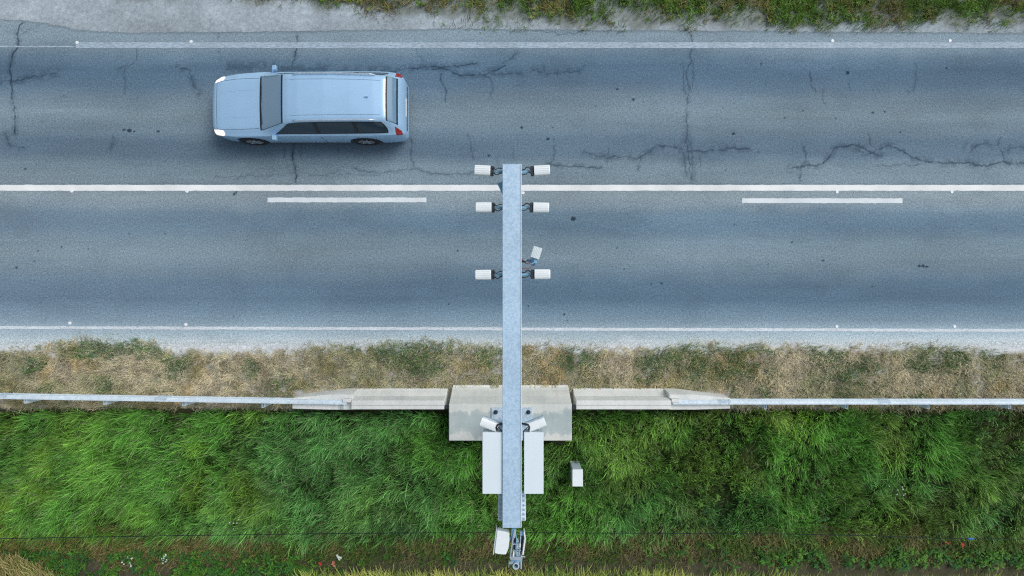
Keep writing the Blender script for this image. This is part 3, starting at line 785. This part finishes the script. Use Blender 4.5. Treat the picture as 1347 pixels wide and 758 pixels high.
# small tilted camera lower down
z = 6.0
p = W(701.5, 344, z)
t = thing('tilted_camera', 'small grey ribbed camera turned askew on a blue mount, right of the arm', 'camera', p, math.radians(72))
secs = []
for xx in (.05, .235):
    secs.append([(xx, -.075, -.04), (xx, -.075, .04), (xx, -.05, .05), (xx, .05, .05), (xx, .075, .04), (xx, .075, -.04)])
hs_ = MB().loft(secs).build('housing', M['offwhite'], t, bevel=.004)
q = MB()
for yy in (-.045, -.02, .005, .03, .055): q.box(.142, yy, .0515, .175, .008, .005)
q.build('cooling_rib', M['white'], hs_)
q = MB().box(.02, 0, -.02, .08, .11, .07).cyl((-.02, .02, .0), .035, .05, 12); q.build('mount', M['bluesteel'], t, bevel=.006)
q = MB().cyl((.0, .02, .03), .03, .035, 10).cyl((-.045, -.015, .0), .026, .035, 10); q.build('connector', M['blueblock'], t)
R_ = Matrix.Rotation(-math.radians(72), 4, 'Z')
q = MB().box(-.13, -.0, .0, .17, .04, .03, R_); q.build('bracket', M['bluesteel'], t)
q = MB().tube([R_ @ Vector(v) for v in ((-.04, .0, .05), (-.07, -.04, .05), (-.12, -.035, .04), (-.15, .01, .04), (-.2, .05, .02))], .008, 6)
q.tube([R_ @ Vector(v) for v in ((-.02, -.03, .04), (-.03, -.09, .05), (-.10, -.12, .06), (-.18, -.11, .06))], .006, 6)
q.build('red_cable', M['redcable'], t)
q = MB().tube([R_ @ Vector(v) for v in ((-.03, .02, .05), (-.09, .02, .06), (-.12, -.01, .06), (-.2, .0, .02))], .009, 6); q.build('black_cable', M['cable'], t)

# two angled lamps / cameras near the mast
for s_, px_, py_, a_, lab in ((-1, 652.2, 561.3, 159, 'white sensor angled outwards on the left of the arm above the concrete block'), (1, 697.2, 561.3, 21, 'white sensor angled outwards on the right of the arm above the concrete block')):
    p = W(px_, py_, SZ)
    t = thing('angled_sensor', lab, 'traffic sensor', p, math.radians(a_), 'white traffic sensors mounted on the arm')
    n = 8; secs = []; wd = .135
    for xx, k in ((-.03, .96), (-.024, 1.0), (.235, 1.0), (.245, .94)):
        secs.append([(xx, -math.cos(math.pi*i/n)*wd/2*k, .04+.03*math.sin(math.pi*i/n)**.7*k) for i in range(n+1)]+[(xx, wd/2*k, -.05), (xx, -wd/2*k, -.05)])
    MB().loft(secs).build('housing', M['white'], t, bevel=.004)
    q = MB().box(.09, s_*.075, -.02, .30, .012, .08).box(-.05, s_*.05, .0, .10, .03, .05); q.build('side_bracket', M['galv'], t, bevel=.003)
    q = MB().box(.12, -s_*.085, -.035, .012, .06, .012); q.build('mounting_pin', M['offwhite'], t); q = MB().box(-.04, -s_*.06, -.03, .12, .05, .014); q.build('mount', M['offwhite'], t)
    Ra = Matrix.Rotation(-math.radians(a_), 4, 'Z')
    pts = [Ra @ Vector((s_*x_, y_, z_)) for x_, y_, z_ in ((-.13, .055, .03), (-.08, .055, .06), (-.03, .045, .075), (-.012, .01, .075), (-.02, -.04, .07))]
    q = MB().tube(pts, .014, 8); q.build('curved_cable', M['cable'], t)
    pts = [Ra @ Vector((s_*x_, y_, z_)) for x_, y_, z_ in ((-.03, .01, .05), (-.08, -.04, .05), (-.11, -.07, .04))]
    q = MB().tube(pts, .006, 6); q.build('thin_cable', M['cable'], t)

# long cabinets on both sides of the arm
for s_, xa, xb, lab in ((-1, 634.6, 660.6, 'long white equipment cabinet fixed to the left side of the arm'), (1, 689.4, 715, 'long white equipment cabinet fixed to the right side of the arm')):
    zt = 6.46
    p0 = W(xa, 650, zt); p1 = W(xb, 569, zt)
    cx, cy = (p0[0]+p1[0])/2, (p0[1]+p1[1])/2; wx_, wy_ = p1[0]-p0[0], p1[1]-p0[1]
    t = thing('equipment_cabinet', lab, 'cabinet', (cx, cy, zt-.26), 0, 'white equipment cabinets on the arm')
    bd = MB().box(0, 0, .12, wx_-.012, wy_-.012, .24).build('body', M['offwhite'], t, bevel=.006)
    MB().box(0, 0, .25, wx_, wy_, .02).build('lid', M['cab'], t, bevel=.006)
    xi = -s_*wx_/2
    q = MB().box(xi-s_*.006, 0, .12, .012, wy_*.98, .06); q.build('hinge_rail', M['steel_dark'], t)
    for k in range(5):
        q = MB().cyl((xi-s_*.008, wy_*(-.4+.2*k), .15), .009, .014, 8); q.build('hinge_bolt', M['bolt'], t)
    for k in range(3): MB().cyl((-.06+.06*k, -wy_/2+.005, .05), .016, -.05, 8, 'Y').build('cable_gland', M['offwhite'], t)
q = None

# --- white housing and bracket frame behind the mast head
z = 6.38
def L2(px_, py_): return (W(px_, py_, z)[0], W(px_, py_, z)[1])
pc = L2(660, 714)
t = thing('curved_housing', 'white curved equipment housing hung behind the mast head, tilted', 'equipment box', (pc[0], pc[1], z-.12), 0)
poly = [L2(*p) for p in ((655, 729.3), (665.5, 730), (668.8, 722), (670.3, 711), (670, 701.2), (654, 697.8), (650.5, 727.8))]
poly = [(a-pc[0], b-pc[1]) for a, b in poly]
MB().prism(poly, 0, .12).build('shell', M['white'], t, bevel=.01)
a, b = L2(653.2, 696), L2(649, 729)
dx, dy = b[0]-a[0], b[1]-a[1]; L_ = math.hypot(dx, dy)
Mx = Matrix.Translation(((a[0]+b[0])/2-pc[0], (a[1]+b[1])/2-pc[1], .05)) @ Matrix.Rotation(math.atan2(dy, dx), 4, 'Z')
MB().box(0, 0, 0, L_, .014, .16, Mx).build('edge_flange', M['offwhite'], t)
a, b = L2(668, 716), L2(675, 708)
MB().tube([(a[0]-pc[0]-.02, a[1]-pc[1], .05), (b[0]-pc[0], b[1]-pc[1], .05)], .018, 8).build('hanger', M['bluesteel'], t)

pc = L2(679, 720)
t = thing('bracket_frame', 'open steel bracket frame bolted behind the mast head, holding a short tube', 'bracket', (pc[0], pc[1], z-.10), 0)
def LB(px_, py_): a = L2(px_, py_); return (a[0]-pc[0], a[1]-pc[1])
def bar(name, p, q_, wd, h0, h1, mat, par=None):
    a, b = LB(*p), LB(*q_); dx, dy = b[0]-a[0], b[1]-a[1]
    Mx = Matrix.Translation(((a[0]+b[0])/2, (a[1]+b[1])/2, (h0+h1)/2)) @ Matrix.Rotation(math.atan2(dy, dx), 4, 'Z')
    return MB().box(0, 0, 0, math.hypot(dx, dy), wd, h1-h0, Mx).build(name, mat, par or t, bevel=.003)
bar('head_block', (676, 696), (675.5, 706), .07, -.02, .10, M['bluesteel'])
bar('clamp', (677.5, 697), (676, 707), .035, .10, .13, M['bolt'])
bar('side_rail', (675.2, 705), (671, 734), .018, .03, .12, M['bolt'])
bar('side_rail', (679.3, 706), (679.8, 733), .012, .03, .10, M['bluesteel'])
bar('side_rail', (685.2, 701), (683.2, 730), .012, .04, .12, M['galv'])
bar('channel', (690.8, 708), (687.8, 729), .022, .0, .13, M['white'])
bar('channel', (689.5, 699), (690.8, 708.5), .018, .0, .13, M['white'])
bar('channel_web', (687.6, 710), (685.2, 729), .026, -.03, .03, M['steel_dark'])
for yy in (716.3, 725): bar('cross_bar', (674.2, yy), (685, yy-.4), .012, .05, .10, M['bolt'])
bar('cross_bar', (683.5, 703), (688, 703.5), .05, .02, .08, M['bluesteel'])
bar('tray', (678.0, 708), (676.2, 731), .03, -.02, .03, M['steel_dark'])
bar('small_box', (675.8, 725.5), (675.3, 731.5), .022, .03, .13, M['white'])
bar('small_box', (684.2, 714.5), (683.9, 718.8), .02, .08, .14, M['white'])
bar('small_box', (681, 727), (680.5, 732), .03, .03, .09, M['galv'])
bar('end_plate', (671.2, 734.6), (687, 735.8), .045, .0, .10, M['bolt'])
bar('end_pin', (685, 733), (691, 734), .012, .06, .08, M['bolt'])
a = LB(678.8, 744.3)
n = 20; ring = []
for zz, r in ((-.75, .05), (.12, .05), (.12, .034), (-.1, .034)):
    ring.append([(a[0]+r*math.cos(6.2832*i/n), a[1]+r*math.sin(6.2832*i/n), zz) for i in range(n)])
tb = MB().loft(ring).build('tube', M['galv'], t, smooth=False)
MB().cyl((a[0], a[1], -.09), .033, .02, 16).build('bore_shade', M['blueblock'], tb)  # dark disc inside the tube, painting the shade of its hole
bar('tube_saddle', (672.5, 740), (686.8, 738.5), .05, -.03, .06, M['bluesteel'])
bar('tube_saddle', (669.4, 741.8), (674.6, 741.3), .03, .03, .09, M['bolt'])
bar('u_bolt_leg', (669.8, 742), (669.2, 750), .014, -.02, .02, M['bolt'])
bar('u_bolt_leg', (683, 741), (682, 749), .014, -.02, .02, M['bolt'])
bar('u_bolt_leg', (685.6, 739), (685.6, 752), .018, -.02, .03, M['galv'])

# --- small junction cabinet in the grass
t = thing('junction_box', 'small white junction cabinet standing alone in the rough grass', 'junction box', (1.655, -4.79, -.14))
MB().box(0, 0, .37, .235, .40, .70).build('body', simple('shaded_cabinet_white', S(196, 214, 226), .4, 0, .04), t, bevel=.008)  # sides greyer than the lid: their shade is put into the colour
MB().box(0, 0, .745, .265, .43, .05).build('lid', M['white'], t, bevel=.008)
MB().box(-.1195, 0, .38, .004, .34, .56).build('door', M['offwhite'], t)
MB().cyl((-.123, .12, .42), .012, -.012, 10, 'X').build('lock', M['steel_dark'], t)
MB().box(0, 0, .02, .26, .42, .10).build('plinth', M['conc'], t, bevel=.01)

# --- wire fence above the ditch
zf = .55
wp = [W(x_, y_, zf) for x_, y_ in ((-120, 711), (0, 708.7), (217, 705), (361, 703), (525, 701.2), (646, 701), (690, 701), (1020, 702.4), (1151, 705), (1240, 708.4), (1347, 709.5), (1460, 710.5))]
t = thing('wire_fence', 'single dark fence wire stretched along the ditch behind the grass', 'fence', (0, -6.3, 0))
MB().tube([(a, b+6.3, c) for a, b, c in wp], .009, 6).build('wire', M['wire'], t)
for k in (0, -1):
    a = wp[k]; sg = -1 if k == 0 else 1
    MB().cyl((a[0]+sg*.05, a[1]+6.3, -.5), .05, 1.35, 10, r2=.042).build('post', M['wood'], t)
a = W(1277, 708.7, zf)
MB().box(a[0], a[1]+6.3, zf, .15, .035, .04).build('insulator', simple('blue_insulator', S(40, 110, 190), .4), t, bevel=.006)

# --- white dots along the lines
M['dot'] = simple('white_marker', S(240, 244, 247), .5, 0, .04)
DOTS = [(101.5, 56.2, 'above the left end of the far edge line'), (251.5, 55.0, 'on the far edge line above the car bonnet'), (1095, 53.8, 'on the far edge line, second from the right'), (1249.5, 53.8, 'on the far edge line, last on the right'),
        (94.5, 251.6, 'under the solid centre line, first from the left'), (246, 251.8, 'under the solid centre line, below the front of the car'), (688, 253.8, 'under the centre line, touching the right of the arm'), (1101, 252.6, 'under the solid centre line, above the right dash'), (1252, 252.6, 'under the solid centre line, last on the right'),
        (92, 425.2, 'above the near edge line, first from the left'), (244.5, 427, 'above the near edge line, second from the left'), (1100.5, 429.6, 'above the near edge line, second from the right'), (1255.5, 429.6, 'above the near edge line, last on the right')]
pm = None
for px_, py_, lab in DOTS:
    if pm is None:
        q = MB().cyl((0, 0, .0), .043, .012, 16, r2=.038); o = q.build('road_stud', M['dot']); pm = o
    else:
        o = pm.copy(); COL.objects.link(o)
    o.location = W(px_, py_, 0.0); o.location.z = .0015
    tag(o, 'small white round road stud '+lab, 'road stud', 'white studs along the road lines')

# --- flowers
def flower(name, label, cat, group, px_, py_, cols, n, spread, hgt, fr):
    p = W(px_, py_, 0); gz = float(ground_z(np.array([p[0]]), np.array([p[1]]))[0])
    t = thing(name, label, cat, (p[0], p[1], gz), 0, group)
    st = MB()
    for k in range(n):
        a = rnd.uniform(0, 6.28); r = spread*math.sqrt(rnd.random()); hh = hgt*rnd.uniform(.8, 1.1)
        x_, y_ = r*math.cos(a), r*math.sin(a)
        st.tube([(x_*.2, y_*.2, -.02), (x_*.6, y_*.6, hh*.6), (x_, y_, hh)], .004, 5)
        fl = MB()
        for m_ in range(5):
            b_ = m_*1.2566+a; rr = fr*rnd.uniform(.8, 1.2)
            ca, sa = math.cos(b_), math.sin(b_)
            fl.add([(x_, y_, hh), (x_+rr*(ca-.45*sa), y_+rr*(sa+.45*ca), hh+.012), (x_+rr*1.25*ca, y_+rr*1.25*sa, hh+.006), (x_+rr*(ca+.45*sa), y_+rr*(sa-.45*ca), hh+.012)], [(0, 1, 2), (0, 2, 3)])
        fl.build('flower_head', cols, t, fix=False)
    st.build('stem', M['stem'], t)
    return t
M['stem'] = simple('green_stem', S(84, 120, 60), .6)
wp_ = simple('white_petals', S(236, 240, 236), .6); rp = simple('red_petals', S(206, 62, 48), .6); pk = simple('pale_red_petals', S(210, 128, 110), .6)
wf = 'white wild flowers along the ditch'
flower('white_flower', 'white wild flower clump by the ditch, leftmost and tallest', 'flower', wf, 165, 741, wp_, 14, .16, .25, .018)
flower('white_flower', 'white wild flower clump by the ditch, second from the left', 'flower', wf, 211, 737, wp_, 10, .14, .25, .018)
flower('white_flower', 'white wild flower clump beside the two poppies left of the mast', 'flower', wf, 445, 735, wp_, 7, .07, .25, .026)
flower('white_flower', 'white flower dots in the grass above the left end of the ditch', 'flower', wf, 312, 686, wp_, 5, .16, .3, .014)
flower('white_flower', 'white flower dots in the rough grass on the right', 'flower', wf, 1172, 644, wp_, 8, .26, .34, .014)
pg = 'red poppies along the ditch'
flower('poppy', 'red poppy beside the ditch, left one of two left of the mast', 'flower', pg, 420, 743, rp, 2, .03, .25, .03)
flower('poppy', 'pale red poppy by the ditch next to the white flower clump', 'flower', pg, 439, 744, pk, 4, .08, .25, .03)
flower('poppy', 'red poppy near the blue fence insulator, left one', 'flower', pg, 1245, 715, rp, 2, .04, .25, .028)
flower('poppy', 'red poppy near the blue fence insulator, right one', 'flower', pg, 1268, 718, rp, 2, .04, .25, .03)

# ------------------------------------------------------------------ car
def car_paint(name, col):
    m, t_, b = newmat(name)
    t_.links.new(mult(t_, ramp(t_, noise(t_, 2.0, 3), [(.3, .96), (.7, 1.03)]), col), b.inputs['Base Color'])
    b.inputs['Metallic'].default_value = .2; b.inputs['Roughness'].default_value = .38; b.inputs['Coat Weight'].default_value = .8; b.inputs['Coat Roughness'].default_value = .06
    return m
M['paint'] = car_paint('pale_blue_car_paint', S(172, 212, 247))
M['seam'] = simple('seam_sealer', S(112, 140, 164), .5)
M['glass'] = simple('sky_toned_car_glass', S(112, 148, 176), .06, 0, .02, 2, 1.0, spec=.9)  # reflected sky put into the pale glass colour
M['sideglass'] = simple('dark_side_glass', S(24, 44, 58), .06, 0, .02, 2, 1.0)
M['trim'] = simple('black_trim', S(30, 36, 42), .5)
M['chrome'] = simple('satin_rail', S(220, 230, 240), .25, .7)
m, t_, b = newmat('lit_headlamp'); b.inputs['Base Color'].default_value = (.8, .78, .76, 1); b.inputs['Emission Color'].default_value = (1, .80, .66, 1); b.inputs['Emission Strength'].default_value = 1.1; b.inputs['Roughness'].default_value = .15
M['headlamp'] = m
M['tail'] = simple('red_tail_lens', S(150, 30, 28), .2, 0, .05, 5, .6)
M['plate'] = simple('number_plate', S(225, 228, 230), .5)
CL, CWd = 4.62, .865       # length, half width
car = thing('car', 'pale blue estate car with lit headlights driving left in the far lane', 'car', (W(405, 0, .7)[0], 4.55, 0.0), math.pi)
car.scale = (1.06, .93, .97)
WHX = (1.42, -1.30); WR = .325
xs_ = [2.31, 2.27, 2.18, 2.0, 1.6, 1.1, .95, .7, .45, .25, 0, -.6, -1.2, -1.7, -1.95, -2.1, -2.2, -2.28, -2.31]
zt_ = [.58, .68, .76, .82, .91, .985, 1.02, 1.17, 1.32, 1.405, 1.45, 1.48, 1.47, 1.435, 1.40, 1.28, 1.10, .90, .70]
hw_ = [.55, .66, .745, .81, .852, .865, .865, .865, .865, .865, .865, .865, .865, .86, .85, .83, .81, .77, .70]
hr_ = [.47, .58, .665, .725, .75, .745, .73, .69, .655, .635, .625, .62, .61, .60, .59, .60, .63, .66, .62]
zb_ = [.50, .60, .68, .75, .84, .91, .925, .935, .94, .945, .95, .965, .98, .985, .98, .96, .93, .82, .64]
def smooth_i(x, a):
    return float(np.interp(x, xs_[::-1], a[::-1]))
def arch(x):
    z = .22
    for wx in WHX:
        d = abs(x-wx); R = WR+.055
        if d < R: z = max(z, .32+math.sqrt(R*R-d*d))
    return z
def sec(x):                 # right half (y>0) from sill to the centre of the roof
    hw, hr, zt, zb = (smooth_i(x, a) for a in (hw_, hr_, zt_, zb_))
    z0 = min(arch(x), zb-.06)
    ed = max(zt-.045, zb+.004)
    P = [(hw*.90, min(z0, .26)+0 if z0 <= .23 else z0), (hw*.985, z0+.02), (hw, z0+(zb-z0)*.4), (hw, z0+(zb-z0)*.75), (hw*.985, zb-.012), (hw*.955, zb+.003)]
    P += [(hr+(hw*.955-hr)*.5, zb+(ed-zb)*.52), (hr, ed)]
    P += [(hr*.94, zt-.012), (hr*.8, zt+.002), (hr*.5, zt+.014), (hr*.25, zt+.019), (0, zt+.021)]
    return P
st_x = sorted(set([round(v, 3) for v in np.linspace(-2.31, 2.31, 95)]), reverse=True)
secs = []
for x in st_x:
    P = sec(x)
    secs.append([(x, y, z) for y, z in P]+[(x, -y, z) for y, z in P[-2::-1]])
bd = MB().loft(secs, closed=False, caps=False)
n_ = len(secs[0])
bd.f.append(tuple(range(n_))); m_ = (len(secs)-1)*n_; bd.f.append(tuple(range(m_+n_-1, m_-1, -1)))
body = bd.build('body', M['paint'], car, smooth=True)
body.data.set_sharp_from_angle(angle=math.radians(38)) if hasattr(body.data, 'set_sharp_from_angle') else None
MB().box(0, 0, .31, 4.3, 1.42, .18).build('floor_pan', M['trim'], car)
def surf(x, v):             # v 0..12 along the section (index, fractional)
    P = sec(x); i = min(int(v), len(P)-2); f = v-i
    return Vector((x, P[i][0]*(1-f)+P[i+1][0]*f, P[i][1]*(1-f)+P[i+1][1]*f))
def patch(name, mat, quad, sgn=1, off=.006, n=10, m=6, both=False, rnd_=.15, par=None):
    """quad: 4 corners (x, v) in order; rounded corners by a squircle map"""
    vs = []; fs = []
    for i in range(n+1):
        for j in range(m+1):
            s, t2 = -1+2*i/n, -1+2*j/m
            k = rnd_
            u_ = s*math.sqrt(1-k*t2*t2/2); v_ = t2*math.sqrt(1-k*s*s/2)
            a = (u_+1)/2; b_ = (v_+1)/2
            x = (quad[0][0]*(1-a)+quad[1][0]*a)*(1-b_)+(quad[3][0]*(1-a)+quad[2][0]*a)*b_
            v = (quad[0][1]*(1-a)+quad[1][1]*a)*(1-b_)+(quad[3][1]*(1-a)+quad[2][1]*a)*b_
            sg = 1
            if v > 12: v = 24-v; sg = -1
            v = min(max(v, 0), 11.999)
            e = .01
            p = surf(x, v); dx = surf(x+e, v)-surf(x-e, v); dv = surf(x, min(v+e, 11.9999))-surf(x, max(v-e, 0))
            nn = dx.cross(dv)
            if nn.length < 1e-9: nn = Vector((0, 0, 1))
            nn.normalize()
            if nn.dot(Vector((0, p.y*.6+.001, p.z-.5 if p.z > .9 else .0))) < 0: nn = -nn
            p = p+nn*off
            vs.append((p.x, p.y*sg*sgn, p.z))
    for i in range(n):
        for j in range(m):
            a = i*(m+1)+j; fs.append((a, a+1, a+m+2, a+m+1))
    return MB().add(vs, fs).build(name, mat, par or car, smooth=True)
patch('windscreen', M['glass'], [(.98, 7.6), (.40, 7.6), (.40, 16.4), (.98, 16.4)], n=12, m=24, rnd_=.12)
patch('rear_window', M['glass'], [(-2.00, 7.8), (-2.17, 7.8), (-2.17, 16.2), (-2.00, 16.2)], n=8, m=20, rnd_=.12)
patch('windscreen_surround', M['trim'], [(1.02, 7.35), (.36, 7.35), (.36, 16.65), (1.02, 16.65)], n=12, m=24, rnd_=.1, off=.003)
patch('rear_window_surround', M['trim'], [(-1.97, 7.5), (-2.20, 7.5), (-2.20, 16.5), (-1.97, 16.5)], n=8, m=20, rnd_=.1, off=.003)
for sg in (1, -1):
    patch('window_surround', M['trim'], [(.74, 5.12), (-2.02, 5.12), (-1.90, 6.97), (.27, 6.97)], sg, .002, 24, 5)
    q = MB(); pts = [surf(x_, 9.2) for x_ in np.linspace(.30, -1.85, 14)]
    q.tube([(p.x, sg*p.y, p.z+.001) for p in pts], .005, 5); q.build('roof_seam', M['seam'], car)
    q = MB(); pts = [surf(x_, 10.1) for x_ in np.linspace(2.05, 1.12, 10)]
    q.tube([(p.x, sg*p.y, p.z-.002) for p in pts], .007, 5); q.build('bonnet_crease', M['paint'], car)
    patch('side_window', M['sideglass'], [(.66, 5.25), (-.32, 5.25), (-.32, 6.9), (.30, 6.9)], sg, .005)
    patch('side_window', M['sideglass'], [(-.40, 5.25), (-1.22, 5.25), (-1.22, 6.9), (-.40, 6.9)], sg, .005)
    patch('side_window', M['sideglass'], [(-1.30, 5.3), (-1.98, 5.3), (-1.86, 6.85), (-1.30, 6.85)], sg, .005)
    patch('headlight', M['headlamp'], [(2.24, 3.6), (1.93, 4.3), (1.93, 8.4), (2.24, 7.9)], sg, .006, rnd_=.5)
    patch('tail_light', M['tail'], [(-2.13, 3.6), (-2.27, 3.6), (-2.25, 6.0), (-2.13, 6.6)], sg, .006)
    q = MB().tube([(.1, sg*.60, 1.45), (.0, sg*.605, 1.478), (-.8, sg*.60, 1.505), (-1.6, sg*.585, 1.48), (-1.75, sg*.58, 1.445)], .017, 8)
    q.build('roof_rail', M['chrome'], car, smooth=True)
    q = MB().loft([[(.74, sg*(.80+a), .945+b_) for a, b_ in ((0, 0), (.05, 0), (.05, .05), (0, .05))], [(.72, sg*(.86+a*2.4), .955+b_*2) for a, b_ in ((0, 0), (.05, 0), (.05, .05), (0, .05))], [(.63, sg*(.87+a*2.4), .955+b_*2.3) for a, b_ in ((0, 0), (.05, 0), (.05, .05), (0, .05))]])
    q.build('wing_mirror', M['paint'], car, bevel=.02)
    for xx in (-.18, -1.08):
        q = MB().box(xx, sg*.868, .80, .18, .022, .028); q.build('door_handle', M['paint'], car, bevel=.006)
    # sharp door gaps as thin dark strips lying proud of the body
    q = MB()
    for xx in (.80, -.36, -1.24):
        for k in range(8):
            z0, z1_ = .30+.07*k, .37+.07*k
            if z0 < arch(xx)+.03: continue
            q.box(xx, sg*(smooth_i(xx, hw_)+.0005), (z0+z1_)/2, .006, .004, .07)
    q.build('door_gap', M['trim'], car)
    patch('sill_trim', M['chrome'], [(1.0, .95), (-.88, .95), (-.88, 1.4), (1.0, 1.4)], sg, .006, 20, 2, rnd_=0)
    for wx in WHX:
        wt = MB(); n = 28; prof = [(.20, -.10), (.30, -.105), (.322, -.085), (.325, 0), (.322, .085), (.30, .105), (.20, .10)]
        secs = [[(wx+r*math.cos(6.28318*i/n), sg*.755+y, .325+r*math.sin(6.28318*i/n)) for r, y in prof] for i in range(n+1)]
        wheel = MB().cyl((wx, sg*.755-.03, .325), .06, .06, 14, 'Y').build('wheel', M['steel_dark'], car)
        MB().loft(secs, closed=True, caps=False).build('tyre', M['rubber'], wheel, smooth=True)
        rm = MB(); yo = sg*.84
        for k in range(7):
            a = k*6.28318/7; Mx = Matrix.Translation((wx, yo, .325)) @ Matrix.Rotation(a, 4, 'Y')
            rm.box(.12, 0, 0, .2, .02, .04, Mx)
        rm.cyl((wx, yo-.012, .325), .05, .024, 14, 'Y')
        rr = [[(wx+r*math.cos(6.28318*i/n), yo+y, .325+r*math.sin(6.28318*i/n)) for r, y in ((.195, -.03), (.215, -.03), (.215, .012), (.195, .012))] for i in range(n+1)]
        rm.loft(rr, closed=True, caps=False); rm.build('rim', M['chrome'], wheel)
# bonnet gap, grille, bumper plate, wipers
q = MB()
for sg in (1, -1):
    pts = [surf(x, 8.3) for x in np.linspace(2.12, 1.04, 10)]
    q.tube([(p.x, sg*p.y, p.z+.001) for p in pts], .004, 5)
pts = [surf(2.12, v) for v in np.linspace(8.3, 12, 8)]
q.tube([(p.x, p.y, p.z+.001) for p in pts]+[(p.x, -p.y, p.z+.001) for p in pts[-2::-1]], .004, 5)
q.build('bonnet_gap', M['trim'], car)
MB().box(2.298, 0, .50, .035, .80, .09).build('grille', M['trim'], car, bevel=.01)
MB().box(2.318, 0, .40, .012, .50, .11).build('number_plate', M['plate'], car, bevel=.004)
MB().box(-2.312, 0, .62, .012, .50, .11).build('number_plate', M['plate'], car, bevel=.004)
for y0_, y1_ in ((-.55, .02), (.05, .58)):
    q = MB(); pts = []
    for k in range(6):
        y_ = y0_+(y1_-y0_)*k/5; x_ = .99-.02*k/5
        pts.append((x_-.01, y_, float(np.interp(x_, xs_[::-1], zt_[::-1]))+.03))
    q.tube(pts, .008, 5).build('wiper', M['trim'], car)
q = MB().loft([[( -1.52+a, b_, 1.46+c_) for a, b_, c_ in ((-.06, -.012, 0), (.06, -.012, 0), (.06, .012, 0), (-.06, .012, 0))], [(-1.60+a, b_, 1.52) for a, b_ in ((-.02, -.004), (.02, -.004), (.02, .004), (-.02, .004))]])
q.build('roof_aerial', M['paint'], car)
q = MB(); pts = [surf(x_, 0) for x_ in (0,)]
q.tube([(p_.x, p_.y, p_.z+.001) for p_ in [surf(-2.03, v) for v in np.linspace(9, 12, 6)]]+[(p_.x, -p_.y, p_.z+.001) for p_ in [surf(-2.03, v) for v in np.linspace(12, 9, 6)][1:]], .004, 5)
q.build('tailgate_gap', M['trim'], car)
MB().box(-2.315, 0, .52, .02, 1.2, .05).build('bumper_strip', M['trim'], car, bevel=.006)
